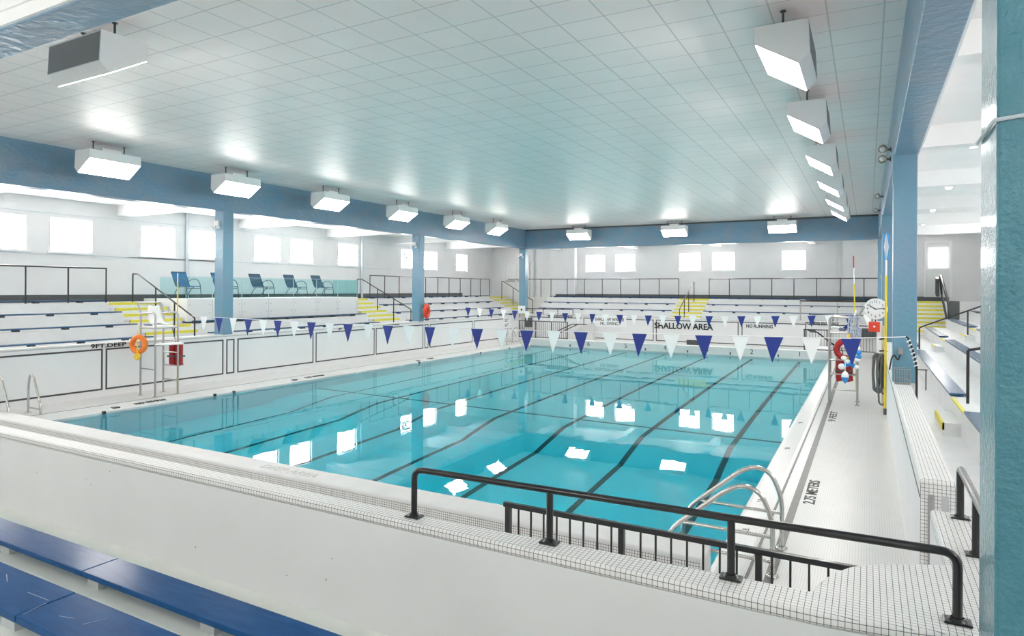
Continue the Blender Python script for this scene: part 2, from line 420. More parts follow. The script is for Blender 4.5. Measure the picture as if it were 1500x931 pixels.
text('lettering', 'NO DIVING', 'text', wl, (XL+.006, 21.2, 1.30), (0,1,0), (0,0,1), .12, .003, width=.85, bold=.003)
# shallow end
b = MB().box(XL+.0, XR+.25, YF, YF+TW, -.2, 1.33)
wf = wall_cap('wall_low_far', b, MB().box(XL, XR+.25, YF-.005, YF+TW+.01, 1.33, 1.40), 'wallb', 'smooth', 1.40)
b = MB()
for lo, hi in ((-13.6, -9.70), (-9.58, -5.50), (-5.36, -2.5)):
    panel(b, 'y', lo, hi, .18, 1.27, YF)
b.box(-16.9, -13.7, YF-.006, YF, 1.22, 1.265); b.box(-2.45, .35, YF-.006, YF, 1.22, 1.265)
struct('trim_panel_border', b, 'line', wf)
text('lettering', 'SHALLOW AREA', 'text', wf, (-8.19, YF-.007, .96), (1,0,0), (0,0,1), .42, .004, width=2.95, bold=.012)
text('lettering', 'NO RUNNING', 'text', wf, (-4.55, YF-.007, 1.08), (1,0,0), (0,0,1), .22, .004, width=1.2, bold=.005)
text('lettering', 'MENS ENTRANCE', 'text', wf, (-15.0, YF-.012, 1.32), (1,0,0), (0,0,1), .17, .004, width=1.5, bold=.004)
text('lettering', 'WOMENS ENTRANCE', 'text', wf, (-1.85, YF-.012, 1.31), (1,0,0), (0,0,1), .16, .004, width=1.4, bold=.004)
struct('trim_floor_grille', MB().box(-8.0, -7.05, YF-.02, YF, .05, .30), 'dark', wf)
# stepped white blocks by the stair opening
b = MB().box(-13.9, -12.9, YF-.35, YF, 0, .62); b.prism([(-13.9,.62),(-12.9,.62),(-12.9,1.0),(-13.2,1.0)], 'y', YF-.35, YF)
struct('wall_stair_cheek', b, 'smooth')
# right side
b = MB().box(XR, XR+TW, 6.4, 33.2, -.2, 1.17)
wr = wall_cap('wall_low_right', b, MB().box(XR-.005, XR+TW+.005, 6.4, 33.2, 1.17, 1.24), 'wallb', 'cap', 1.24, bevel=.035)
struct('trim_end_tile', MB().box(XR, XR+TW, 6.388, 6.402, 0, 1.20), 'cap', wr)
struct('trim_gate_channel', MB().box(XR+.055, XR+.10, 6.375, 6.40, .1, 1.12), 'steeld', wr)
struct('trim_gate_channel', MB().box(XR+.15, XR+.20, 6.375, 6.40, .1, 1.12), 'block', wr)
struct('trim_face_line', MB().box(XR-.006, XR, 6.4, 33, 1.085, 1.10), 'line', wr)
# deep end: one tiled wall that widens and curves round into the pillar
front = [(-14, 3.50), (-4, 3.47), (-.2, 3.46), (.06, 3.49), (.2, 3.51), (.44, 3.57), (.60, 3.60)]
outer = front + [(.80, 3.62), (.80, 5.5), (.395, 5.5), (.395, 4.435), (.241, 4.356), (.105, 4.29), (-.032, 4.192), (-.092, 4.127), (-.147, 4.034), (-.193, 3.93), (-.227, 3.816), (-.25, 3.70), (-.9, 3.685), (-2.5, 3.625), (-5, 3.645), (-14, 3.68)]
b = MB().prism(outer, 'z', -.1, 1.185)
wn = struct('wall_low_near', b, 'nearwall')
obj('trim_cap', MB().prism([(x, y-.004 if k < len(front) else y+.002) for k, (x, y) in enumerate(outer)], 'z', 1.185, 1.25), 'cap', wn, bevel=.022, seg=4)

# ------------------------------------------------------------------ terraces
def terrace(side):
    p = [(TW, -.3), (TW, .45), (dk(1), .45)]
    for k in range(1, 6):
        p += [(dk(k), zt(k)), (dk(k+1) if k < 5 else GW+.1, zt(k))]
    p += [(GW+.1, -.3)]
    return p
P = terrace(0)
struct('floor_terrace_left', MB().prism([(XL-d, z) for d, z in P], 'y', -2.4, WYF), 'terr')
struct('floor_terrace_far', MB().prism([(YF+d, z) for d, z in P], 'x', XL-.6, WXR), 'terr')
struct('floor_terrace_right', MB().prism([(XR+d, z) for d, z in P], 'y', -2.4, YF+.3), 'terr')
# deep end: wider treads, the camera stands on these
q = [(3.55, -.3), (3.55, .45), (2.66, .45), (2.66, .86), (1.78, .86), (1.78, 1.22), (.9, 1.22), (.9, 1.55), (0, 1.55), (0, 1.6), (WYN, 1.6), (WYN, -.3)]
struct('floor_terrace_near', MB().prism([(y, z) for y, z in q], 'x', XL-.2, XR+.9), 'walk')

# ------------------------------------------------------------------ outer walls with window openings, ceilings
WIN_L = [(-1.5,-.25),(.6,1.85),(4.2,5.45),(6.1,7.3),(9.03,10.28),(10.95,12.2),(13.87,15.13),(15.75,17.0),(18.7,20.05),(20.65,21.95),(23.6,24.95),(28.45,29.75),(30.55,31.85),(33.9,35.15)]
WIN_F = [(-15.62,-14.37),(-13.68,-12.42),(-9.73,-8.5),(-7.84,-6.6),(-4.13,-2.93)]
WZ0, WZ1 = 3.93, 4.98
nwin = 0
def window_wall(name, axis, pos, lo, hi, wins, z1=ZG+.1, inward=1, wz0=WZ0, wz1=WZ1, thick=.25):
    """a wall in the plane axis=pos, its openings real holes, a window in each"""
    global nwin
    b = MB()
    def bx(u0, u1, a, c):
        t0, t1 = (pos, pos - inward*thick)
        if axis == 'x': b.box(t0, t1, u0, u1, a, c)
        else: b.box(u0, u1, t0, t1, a, c)
    bx(lo, hi, -.3, wz0); bx(lo, hi, wz1, z1)
    u = lo
    for a, c in wins: bx(u, a, wz0, wz1); u = c
    bx(u, hi, wz0, wz1)
    w = struct(name, b, 'wall')
    for a, c in wins:
        nwin += 1
        f = MB()
        def fx(mb, u0, u1, p0, p1, q0, q1):
            s0, s1 = pos - inward*p0, pos - inward*p1
            if axis == 'x': mb.box(s0, s1, u0, u1, q0, q1)
            else: mb.box(u0, u1, s0, s1, q0, q1)
        fw = .05
        fx(f, a, a+fw, .10, .16, wz0, wz1); fx(f, c-fw, c, .10, .16, wz0, wz1)
        fx(f, a+fw, c-fw, .10, .16, wz0, wz0+fw); fx(f, a+fw, c-fw, .10, .16, wz1-fw, wz1)
        fx(f, c-.17, c-.14, .10, .15, wz0+fw, wz1-fw)
        win = struct('window_%d' % nwin, f, 'frame')
        pn = MB(); fx(pn, a+fw, c-fw, .145, .155, wz0+fw, wz1-fw); obj('pane', pn, 'pane', win)
        sl = MB(); fx(sl, a-.1, c+.1, -.05, .10, wz0-.06, wz0-.002); obj('sill', sl, 'frame', win)
    return w
window_wall('wall_left', 'x', WXL, WYN, WYF, WIN_L, inward=1)
window_wall('wall_far', 'y', WYF, WXL, WXR, WIN_F + [(2.62, 3.45)], inward=-1)
window_wall('wall_right', 'x', WXR, WYN, WYF, [(y, y+1.25) for y in (1, 3, 8, 10, 15, 17, 22, 24, 29, 31)], inward=-1)
window_wall('wall_near', 'y', WYN, WXL, WXR, [(x, x+1.3) for x in (-19, -13.6, -8.6, -4.4, 1.5)], inward=1)
# white projecting blocks of the shallow-end wall
struct('wall_far_projection', MB().box(-17.9, -16.2, WYF-.5, WYF, 2.2, ZG), 'wall')
struct('wall_far_recess_side', MB().box(-1.15, .6, WYF-.45, WYF, 2.2, ZG), 'wall')
# dark painted skirting
b = MB().box(WXL, WXL+.012, WYN, 34.6, zt(5), zt(5)+.24); struct('baseboard_left', b, 'dark')
b = MB().box(-17.5, 3.45, WYF-.512, WYF-.5, zt(5), zt(5)+.2); b.box(-16.2, 3.2, WYF-.014, WYF-.002, zt(5), zt(5)+.22); struct('baseboard_far', b, 'dark')
# ceilings
struct('ceiling', MB().box(XL-.2, XR+.2, 3.2, YF+.2, ZC, ZC+.15), 'ceil')
b = MB().box(WXL-.2, XL-.3, WYN, WYF+.2, ZG, ZG+.1)
struct('ceiling_gallery_left', b, 'gceil')
struct('ceiling_gallery_right', MB().box(XR+.3, WXR+.2, WYN, WYF+.2, ZG, ZG+.1), 'gceil')
struct('ceiling_gallery_far', MB().box(XL-.3, XR+.3, YF+.3, WYF+.2, ZG, ZG+.1), 'gceil')
struct('ceiling_gallery_near', MB().box(XL-.3, XR+.3, WYN, 3.0, ZG, ZG+.1), 'gceil')
ribs_y = [3.4, 8.3, 13.2, 18.1, 23.0, 27.9, 32.9]
for y in ribs_y:
    struct('beam_rib', MB().box(WXL, XL-.35, y-.17, y+.17, ZG-.36, ZG), 'gceil')
    struct('beam_rib', MB().box(XR+.35, WXR, y-.17, y+.17, ZG-.36, ZG), 'gceil')
for x in (-17.3, -12.4, -7.5, -2.6, .55):
    struct('beam_rib', MB().box(x-.17, x+.17, YF+.35, WYF, ZG-.3, ZG), 'gceil')
    if x > -16: struct('beam_rib', MB().box(x-.17, x+.17, WYN, 2.95, ZG-.3, ZG), 'gceil')
# blue ring beams and columns
struct('beam_left', MB().box(XL-.36, XL, 2.96, YF+.36, ZB, ZC+.1), 'beam', bevel=.012)
struct('beam_far', MB().box(XL-.36, XR+.36, YF, YF+.36, ZB-.04, ZC+.1), 'beam', bevel=.012)
struct('beam_right', MB().box(XR, XR+.36, 2.96, YF+.36, ZB, ZC+.1), 'beam', bevel=.012)
struct('beam_near', MB().box(XL-.36, XR+.4, 2.96, 3.35, ZB, ZC+.1), 'beam', bevel=.012)
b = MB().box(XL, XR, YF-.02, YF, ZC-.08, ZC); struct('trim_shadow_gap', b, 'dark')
struct('trim_beam_near', MB().box(XL-.36, XR+.02, 2.93, 2.96, ZB+.015, ZG).box(XL-.36, XR+.02, 2.905, 2.93, ZB+.13, ZB+.15), 'gceil')
struct('trim_beam_left', MB().box(XL-.385, XL-.36, 3.4, YF, ZB+.015, ZG), 'gceil')
struct('trim_beam_right', MB().box(XR+.36, XR+.385, 3.4, YF, ZB+.015, ZG), 'gceil')
struct('trim_beam_far', MB().box(XL, XR, YF+.36, YF+.385, ZB-.02, ZG), 'gceil')
for y in (13.14, 23.0, 33.0):
    struct('column', MB().box(XL-.40, XL+.004, y, y+.36, 1.37, ZB+.02), 'colm', bevel=.015)
for y in (13.0, 23.0, 33.02):
    c = struct('column', MB().box(XR-.012, XR+.345, y, y+.36, 1.235, ZB+.02), 'colm', bevel=.015)
    struct('trim_plinth', MB().box(XR+TW, XR+.36, y, y+.37, .4, 1.235), 'smooth', c)
    struct('trim_haunch', MB().box(XR-.02, XR+.05, y-.02, y+.30, ZB-.5, ZB), 'colm', c)
pil = struct('column', MB().box(.415, .80, 2.96, 3.35, .4, ZC), 'pillar', bevel=.012)
b = MB().tube([(.405, 3.37, 3.43), (.405, 2.95, 3.43), (.82, 2.95, 3.47)], .008, 6); obj('conduit', b, 'pipe', pil)
# down pipes on the window wall
for y in (15.58, 25.2):
    struct('trim_downpipe', MB().tube([(WXL+.07, y, zt(5)), (WXL+.07, y, ZG)], .06, 10), 'pipe')
for x in (-19.3, -17.95):
    struct('trim_downpipe', MB().tube([(x, WYF-.1, zt(5)), (x, WYF-.1, ZG)], .05, 10), 'pipe')
b = MB().box(WXL, WXL+.02, 16.9, 16.93, 2.6, 3.85); b.box(WXL, WXL+.02, 13.4, 16.93, 3.83, 3.86); struct('trim_conduit', b, 'pipe')
struct('trim_conduit', MB().box(XL-.402, XL-.38, 23.1, 23.13, 1.4, 5), 'pipe')

struct('trim_ledge', MB().box(WXL, WXL+.02, WYN, 27.6, WZ0-.10, WZ0-.075).box(WXL, WXL+.015, WYN, WYF, 5.12, 5.135), 'pipe')
# double door in the corner, and the boarded doorway past the teal columns
d = struct('door_1', MB().box(-21.55, -21.42, WYF-.1, WYF, zt(5), 4.62).box(-19.75, -19.62, WYF-.1, WYF, zt(5), 4.62).box(-21.42, -19.75, WYF-.1, WYF, 4.5, 4.62), 'wallb')
for x0, x1 in ((-21.41, -20.6), (-20.57, -19.76)):
    l = obj('leaf', MB().box(x0, x1, WYF-.08, WYF-.03, zt(5)+.01, 4.49), 'door', d, bevel=.004)
    obj('push_bar', MB().tube([(x0+.08, WYF-.08, 3.36), (x0+.08, WYF-.14, 3.36), (x1-.08, WYF-.14, 3.36), (x1-.08, WYF-.08, 3.36)], .025, 8, .03), 'dark', l)
obj('mullion', MB().box(-20.6, -20.57, WYF-.11, WYF-.03, zt(5), 4.5), 'wallb', d)
d = struct('door_2', MB().box(2.45, 2.55, WYF-.06, WYF, zt(5)+.2, 5.3).box(3.52, 3.62, WYF-.06, WYF, zt(5)+.2, 5.3).box(2.55, 3.52, WYF-.06, WYF, 5.2, 5.3), 'frame')
obj('panel', MB().box(2.56, 3.51, WYF-.03, WYF, zt(5)+.2, 3.8), 'door', d, bevel=.004)

# ------------------------------------------------------------------ benches
blk = None
def bench(label, group, axis, lo, hi, front, depth, top, sgn, bm_, bd='blockd', joint=None, first=.35, pitch=1.22, thick=.036, gap=.055):
    """plank bench along `axis`; `front` is the pool-side edge, sgn the direction away from the pool"""
    mid = (lo+hi)/2
    base = (front+sgn*depth/2, mid, top-thick-gap) if axis == 'y' else (mid, front+sgn*depth/2, top-thick-gap)
    t = thing('bench', label, 'bench', base, group)
    n = max(1, round((hi-lo)/3.66)); cuts = [lo + (hi-lo)*i/n for i in range(n+1)] if joint is None else sorted([lo, hi] + [j for j in joint if lo < j < hi])
    for a, c in zip(cuts[:-1], cuts[1:]):
        b = MB()
        if axis == 'y': b.box(front, front+sgn*depth, a+.003, c-.003, top-thick, top)
        else: b.box(a+.003, c-.003, front, front+sgn*depth, top-thick, top)
        obj('seat_plank', b, bm_, t, bevel=.005, seg=2)
    p = lo+first
    while p < hi-.1:
        b = MB()
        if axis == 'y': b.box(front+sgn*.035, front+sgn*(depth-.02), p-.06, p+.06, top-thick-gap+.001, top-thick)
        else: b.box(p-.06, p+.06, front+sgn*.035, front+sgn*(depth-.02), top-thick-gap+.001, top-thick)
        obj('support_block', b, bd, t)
        p += pitch
    return t
row = {1: 'lowest', 2: 'second', 3: 'third', 4: 'fourth', 5: 'top'}
secs = {'before its first yellow stairs': (3.6, 12.05, (2,3,4,5)), 'between its two yellow stairs': (14.05, 22.45, (2,3)), 'beyond its second yellow stairs': (24.55, 35.9, (2,3,4,5))}
for s, (lo, hi, ks) in secs.items():
    for k in ks:
        h = min(hi + (.25*(k-2) if 'beyond' in s else 0), 35.9) - (.9 if 'beyond' in s and k < 5 else 0)
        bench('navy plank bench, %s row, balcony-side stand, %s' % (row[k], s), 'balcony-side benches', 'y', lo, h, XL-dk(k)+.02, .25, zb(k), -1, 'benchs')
for s, lo, hi in (('corner side of its yellow stairs', -17.6, -9.5), ('clock side of its yellow stairs', -7.75, .55)):
    for k in (2,3,4,5):
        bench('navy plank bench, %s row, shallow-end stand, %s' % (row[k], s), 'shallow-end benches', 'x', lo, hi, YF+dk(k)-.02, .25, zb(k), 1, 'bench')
for s, lo, hi, ks in (('before its first aisle', 6.0, 12.2, (1,2,3)), ('between its two aisles', 14.25, 24.3, (1,2,3)), ('beyond its second aisle', 26.1, 32.5, (1,2,3,4))):
    for k in ks:
        bench('blue plank bench, %s row, stand behind the hose, %s' % (row[k], s), 'pillar-side benches', 'y', lo, hi, XR+dk(k)-.02, .26, zb(k)-.03*(k>0), 1, 'benchs')
b1 = bench('scuffed blue plank bench along the foot of the grey deep-end wall', 'deep-end benches', 'x', -11.5, -1.6, 2.61, .24, .955, -1, 'bench', 'block', joint=[-4.475, -8.1], first=.34, pitch=1.13, gap=.06)
b2 = bench('scratched blue plank bench one step up behind the lowest deep-end one', 'deep-end benches', 'x', -11.5, -1.2, 1.765, .26, 1.315, -1, 'bench', 'block', joint=[-3.375, -7.0], first=.12, pitch=1.128, gap=.06)
for pts in ([(-3.58,1.65),(-3.40,1.655)], [(-3.03,1.61),(-2.985,1.69)], [(-3.36,1.53),(-3.385,1.64)], [(-3.2,1.60),(-3.12,1.62)], [(-3.9,1.70),(-3.8,1.66)]):
    (xa, ya), (xb, yb) = pts
    obj('scratch', MB().obox(((xa+xb)/2,(ya+yb)/2,1.3152), Vector((xb-xa,yb-ya,0))*.5, Vector((-(yb-ya),xb-xa,0)).normalized()*.0018, (0,0,.0008)), 'scratch', b2)

# ------------------------------------------------------------------ yellow-nosed stairs
def stairs(label, axis, lo, hi, face, sgn, ks=(1,2,3,4,5), depth=.36):
    """half-step blocks in front of every riser, yellow paint on each edge. face: pool face of the low wall, sgn away from the pool"""
    def B(mb, d0, d1, a, c, z0, z1):
        u0, u1 = face+sgn*d0, face+sgn*d1
        if axis == 'y': return mb.box(u0, u1, a, c, z0, z1)
        return mb.box(a, c, u0, u1, z0, z1)
    mid = (lo+hi)/2
    t = thing('staircase', label, 'stairs', (face+sgn*dk(1), mid, .45) if axis == 'y' else (mid, face+sgn*dk(1), .45))
    for k in ks:
        zl = .45 if k == 1 else zt(k-1)
        zh = (zl+zt(k))/2
        d0 = dk(k)-depth
        st = obj('step', B(MB(), d0, dk(k)+.001, lo, hi, zl, zh), 'terr', t)
        n = B(MB(), d0-.004, d0+.06, lo, hi, zh-.085, zh+.003); plabel(obj('nosing', n, 'yellow', st), 'yellow edge')
        n = B(MB(), dk(k)-.004, dk(k)+.06, lo, hi, zt(k)-.085, zt(k)+.003); plabel(obj('nosing', n, 'yellow', t), 'yellow edge')
    return t
stairs('yellow-edged stairs behind the guard chair with the orange ring', 'y', 12.1, 13.85, XL, -1)
stairs('yellow-edged stairs at the end of the glass balcony by the red ring', 'y', 22.6, 24.4, XL, -1)
stairs('yellow-edged stairs in the corner below the double door', 'y', 36.0, 38.2, XL, -1, ks=(2,3,4,5))
stairs('yellow-edged stairs midway along the stand behind the words shallow area', 'x', -9.4, -7.8, YF, 1)
stairs('yellow-edged stairs beneath the black stair lift', 'x', 1.5, 3.1, YF, 1, ks=(2,3,4,5))
def half_steps(label, lo, hi, sub=()):
    t = thing('staircase', label, 'stairs', (XR+dk(1), (lo+hi)/2, .45))
    for k in (1,2,3):
        zl = .45 if k == 1 else zt(k-1); zh = (zl+zt(k))/2 - .01; d0 = dk(k)-.26
        st = obj('step', MB().box(XR+d0, XR+dk(k), lo+.2, hi-.1, zl, zh), 'block' if k == 9 else 'terr', t, bevel=.006)
        plabel(obj('nosing', MB().box(XR+d0-.003, XR+d0+.035, lo+.2, hi-.1, zh-.12 if k == 1 else zh-.03, zh+.003), 'yellow', st), 'yellow edge')
        plabel(obj('nosing', MB().box(XR+dk(k)-.003, XR+dk(k)+.05, lo, hi, zt(k)-.03, zt(k)+.003), 'yellow', t), 'yellow edge')
half_steps('yellow-edged aisle steps across the tiled low wall, beside the big teal pillar', 12.5, 14.1)
half_steps('yellow-edged aisle steps beyond the second teal column', 24.45, 25.95)

# ------------------------------------------------------------------ black railings
def railing(label, group, a, c, posts, z0, z1, r=.022, name='railing'):
    """straight rail from a to c (x, y) with posts at fractions"""
    a, c = Vector((*a, 0)), Vector((*c, 0))
    t = thing(name, label, 'railing', (a.x, a.y, z0), group)
    up = Vector((0,0,z1))
    obj('top_rail', MB().tube([a+up, c+up], r*1.05, 8), 'black', t)
    for f in posts:
        p = a + (c-a)*f
        o = obj('post', MB().tube([p+Vector((0,0,z0)), p+Vector((0,0,z1))], r, 8), 'black', t)
    return t
def fr(a, c, ps): return [(p-a)/(c-a) for p in ps]
railing('black guard railing on the top tier before the first yellow stairs', 'top tier railings', (XL-dk(5)+.045, 3.2), (XL-dk(5)+.045, 12.0), fr(3.2, 12.0, [3.22,4.3,5.4,6.5,7.6,8.6,9.72,10.86,11.98]), zt(5), 3.40)
ps = [24.5,25.6,26.75,27.9,29.05,30.2,31.33,32.5,33.68,34.8,35.94]
railing('black guard railing on the top tier beyond the balcony stairs', 'top tier railings', (XL-dk(5)+.045, 24.48), (XL-dk(5)+.045, 35.96), fr(24.48, 35.96, ps), zt(5), 3.44)
ps = [-19.6,-18.2,-17.5,-16.38,-15.23,-14.08,-12.92,-11.76,-10.59,-9.46]
railing('black guard railing on the top tier of the shallow-end stand, corner half', 'top tier railings', (-20.6, YF+dk(5)-.045), (-9.45, YF+dk(5)-.045), fr(-20.6, -9.45, ps), zt(5), 3.45)
ps = [-7.76,-6.68,-5.6,-4.5,-3.41,-2.33,-1.23,-.17]
railing('black guard railing on the top tier of the shallow-end stand, clock half', 'top tier railings', (-7.78, YF+dk(5)-.045), (.5, YF+dk(5)-.045), fr(-7.78, .5, ps), zt(5), 3.44)

def stair_rail(label, pts, posts, r=.024, group='stair handrails'):
    t = thing('stair_handrail', label, 'handrail', posts[0][0], group)
    obj('top_rail', MB().tube(pts, r, 8, .05), 'black', t)
    for a, c in posts:
        obj('post', MB().tube([a, c], r, 8), 'black', t)
    return t
def step_z(d, half):
    if d < dk(1)-half: return .45
    for k in range(1, 6):
        zl = .45 if k == 1 else zt(k-1)
        if d < dk(k): return zl if d < dk(k)-half else (zl+zt(k))/2
        if k == 5: return zt(5)
def lerp(a, c, f): return tuple(a[i]+(c[i]-a[i])*f for i in range(3))
def side_rail(label, y, x0, x1, zt0, zt1, off=0., ext=.28):
    """handrail down a stair of the balcony side: x0 top, x1 bottom"""
    A, B_ = (x0+ext, y, zt0), (x1, y, zt1)
    pts = [(x0, y, zt0), A, B_]
    ps = []
    for p in ((x0, y, zt0), lerp(A,B_,.33), lerp(A,B_,.66), (x1, y, zt1)):
        d = XL-off-p[0]
        ps.append(((p[0], y, max(step_z(d-.03, .36), step_z(d+.03, .36))+.006), p))
    stair_rail(label, pts, ps)
side_rail('sloping black handrail on the stairs behind the orange-ring guard chair', 12.9, -21.4, -18.2, 3.25, 1.87)
side_rail('sloping black handrail on the stairs by the red ring column', 23.72, -21.4, -18.2, 3.25, 1.87)
side_rail('sloping black handrail on the corner stairs below the double door', 37.0, -21.0, -18.75, 3.30, 2.1, 0., .15)
X_ = -8.6
A, B_ = (X_, 36.85, 3.27), (X_, 33.9, 1.80)
stair_rail('sloping black handrail on the stairs behind the words shallow area', [(X_,37.1,3.27), A, B_], [((X_,p[1],max(step_z(p[1]-YF-.03,.36),step_z(p[1]-YF+.03,.36))+.006),p) for p in ((X_,37.1,3.27), lerp(A,B_,.33), lerp(A,B_,.66), B_)])
stair_rail('black aisle handrail rising past the big teal pillar', [(1.5,13.45,1.80),(1.75,13.45,1.86),(4.6,13.45,3.1)], [((1.5,13.45,zt(1)+.006),(1.5,13.45,1.80)), ((3.12,13.45,zt(3)+.006),(3.12,13.45,2.45))])
stair_rail('black aisle handrail rising beside the second teal column', [(1.49,25.2,1.60),(1.6,25.2,1.66),(4.7,25.2,3.02)], [((1.49,25.2,zt(1)+.006),(1.49,25.2,1.60)), ((2.80,25.2,(zt(2)+zt(3))/2),(2.80,25.2,2.19)), ((4.3,25.2,zt(4)+.006),(4.3,25.2,2.85))])
stair_rail('short thin black handrail on the walkway under the pillar-side lowest bench', [(.95,18.3,.93),(1.25,18.3,.93)], [((1.22,18.3,.45),(1.22,18.3,.93))], r=.012)

# guard rail bolted on the tiled cap of the deep-end wall
def flange(mb_parent, x, y, z, r=.05):
    return obj('base_plate', MB().box(x-r*1.15, x+r*1.15, y-r*.8, y+r*.8, z, z+.012).lathe([(.040,.012),(.034,.02),(.027,.026)], (x,y,z)), 'black', mb_parent, bevel=.006)
t = thing('guard_rail', 'thick black pipe guard rail bolted on the tiled cap of the deep-end wall', 'railing', (-2.72, 3.60, 1.25))
obj('top_rail', MB().tube([(-2.70,3.565,1.27),(-2.70,3.565,1.575),(.375,3.68,1.575),(.375,3.68,1.27)], .021, 12, .07), 'black', t)
for x in (-1.70, -.64):
    y = 3.565+.115*(x+2.7)/3.07; obj('post', MB().tube([(x,y,1.26),(x,y,1.575)], .021, 12), 'black', t)
for x, y in ((-2.70,3.565),(-1.70,3.602),(-.64,3.642),(.375,3.68)): flange(t, x, y, 1.25)
t = thing('guard_rail', 'short black pipe rail on the tiled ledge beside the big teal pillar', 'railing', (.56, 5.4, 1.25))
obj('top_rail', MB().tube([(.56,5.38,1.27),(.56,5.38,1.59),(.56,4.0,1.59)], .023, 12, .05), 'black', t)
obj('post', MB().tube([(.565,4.66,1.26),(.565,4.66,1.59)], .023, 12), 'black', t)
flange(t, .56, 5.38, 1.25); flange(t, .565, 4.66, 1.25)
# thin pipe rails on the far low wall
t = thing('guard_rail', 'thin black pipe rail on the shallow-end wall above the mens entrance', 'railing', (-17.1, YF+.13, 1.40), 'entrance rails')
obj('top_rail', MB().tube([(-17.6,YF+.13,1.2),(-17.6,YF+.13,1.70),(-14.28,YF+.13,1.70),(-14.28,YF+.13,1.40)], .022, 8, .08), 'black', t)
for x in (-16.1, -15.2): obj('post', MB().tube([(x,YF+.13,1.40),(x,YF+.13,1.70)], .022, 8), 'black', t)
t = thing('guard_rail', 'thin black pipe rail on the shallow-end wall above the womens entrance', 'railing', (-2.28, YF+.13, 1.40), 'entrance rails')
obj('top_rail', MB().tube([(-2.28,YF+.13,1.40),(-2.28,YF+.13,1.70),(.3,YF+.13,1.70),(.3,YF+.13,1.40)], .022, 8, .08), 'black', t)
for x in (-1.4, -.5): obj('post', MB().tube([(x,YF+.13,1.40),(x,YF+.13,1.70)], .022, 8), 'black', t)

# baluster fences round the stairwells
def fence(label, xs, y, z1, posts, pitch, ret=None, zb0=.14, r=.022, br=.0085):
    x0, x1 = xs
    t = thing('baluster_fence', label, 'fence', (x0, y, 0), 'stairwell fences')
    obj('top_rail', MB().box(x0-r, x1, y-r, y+r, z1-.04, z1), 'black', t, bevel=.006)
    obj('bottom_rail', MB().box(x0, x1, y-.015, y+.015, zb0, zb0+.03), 'black', t)
    for p in posts: obj('post', MB().box(p-r, p+r, y-r, y+r, 0, z1-.04), 'black', t)
    x = x0+pitch
    first = None
    while x < x1-.02:
        if min(abs(x-p) for p in posts) > .05:
            if first is None:
                first = obj('baluster', MB().tube([(x,y,zb0+.03),(x,y,z1-.04)], br, 6), 'black', t); fx = x
            else:
                c = first.copy(); COL.objects.link(c); c.location = first.location + Vector((x-fx, 0, 0))
        x += pitch
    if ret:
        obj('side_rail', MB().box(x0-r, x0+r, ret, y, z1-.04, z1), 'black', t)
        obj('handrail', MB().tube([(x0+.03, y-.05, z1-.38), (x0+.03, ret, z1-.38)], .022, 8), 'black', t)
    return t
fence('low black baluster fence on the deck behind the guard rail of the deep-end wall', (-2.68, .28), 4.82, 1.0, (-2.66, -1.66, -.66), .117, zb0=.10)
f = fence('black baluster fence by the pool ladder in the far corner', (-17.05, -14.1), 32.0, 1.08, (-17.03, -16.0, -15.05, -14.12), .118, zb0=.16)
obj('handrail', MB().tube([(-15.3,32.5,.35),(-14.05,32.5,.93),(-13.6,32.5,.93)], .025, 8, .1), 'black', f)
obj('handrail', MB().tube([(-14.9,32.25,.35),(-13.6,32.25,.95),(-13.1,32.25,.95)], .025, 8, .1), 'black', f)
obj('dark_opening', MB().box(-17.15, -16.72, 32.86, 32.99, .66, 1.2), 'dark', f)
f = fence('black baluster fence behind the guard chair with the red ring', (-2.52, .3), 32.0, 1.08, (-2.5, -1.58, -.6), .118, zb0=.16)
obj('handrail', MB().tube([(-2.4,32.4,1.0),(-2.1,32.4,1.0),(-1.3,32.4,.35)], .025, 8, .08), 'black', f)
obj('handrail', MB().tube([(-2.3,32.25,.95),(-2.0,32.25,.95),(-1.2,32.25,.32)], .025, 8, .08), 'black', f)
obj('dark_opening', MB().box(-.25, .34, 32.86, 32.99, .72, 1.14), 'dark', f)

# ------------------------------------------------------------------ glass-fronted balcony
t = thing('balcony', 'white panelled balcony with a glass balustrade holding the deck chairs', 'balcony', (XL-dk(3)-.35, 18, 1.66))
XB = XL-dk(3)-.33
obj('platform', MB().box(WXL+.015, XB-.02, 13.95, 22.3, 2.30, 2.42), 'terr', t)
seams = [13.93, 14.9, 16.12, 17.33, 18.55, 19.79, 21.02, 22.23]
for a, c in zip(seams[:-1], seams[1:]):
    p = obj('fascia_panel', MB().box(XB-.02, XB+.012, a+.008, c-.008, 1.66, 2.42), 'fascia', t)
    bb = MB()
    for y in (a+.1, c-.1):
        for z in (1.93, 2.22): bb.cyl((XB+.012, y, z), (1,0,0), .018, .01, 8)
    obj('bolt_set', bb, 'steeld', p)
    g = obj('glass_panel', MB().box(XB-.006, XB+.006, a+.01, c-.01, 2.44, 3.17), 'glass', t)
    obj('edge_strip', MB().box(XB-.008, XB+.008, a+.01, c-.01, 3.168, 3.18), 'pipe', g)
    obj('joint_strip', MB().box(XB-.009, XB+.009, c-.008, c+.008, 2.44, 3.16), 'pipe', g)
obj('side_panel', MB().box(WXL+.6, XB, 13.93, 13.96, 1.66, 2.42), 'fascia', t)
obj('side_glass', MB().box(XL-dk(5)-.2, XB, 13.935, 13.947, 2.44, 3.17), 'glass', t)
obj('side_panel', MB().box(WXL+.6, XB, 22.25, 22.28, 1.66, 2.42), 'fascia', t)
obj('side_glass', MB().box(XL-dk(5)-.2, XB, 22.25, 22.262, 2.44, 3.17), 'glass', t)

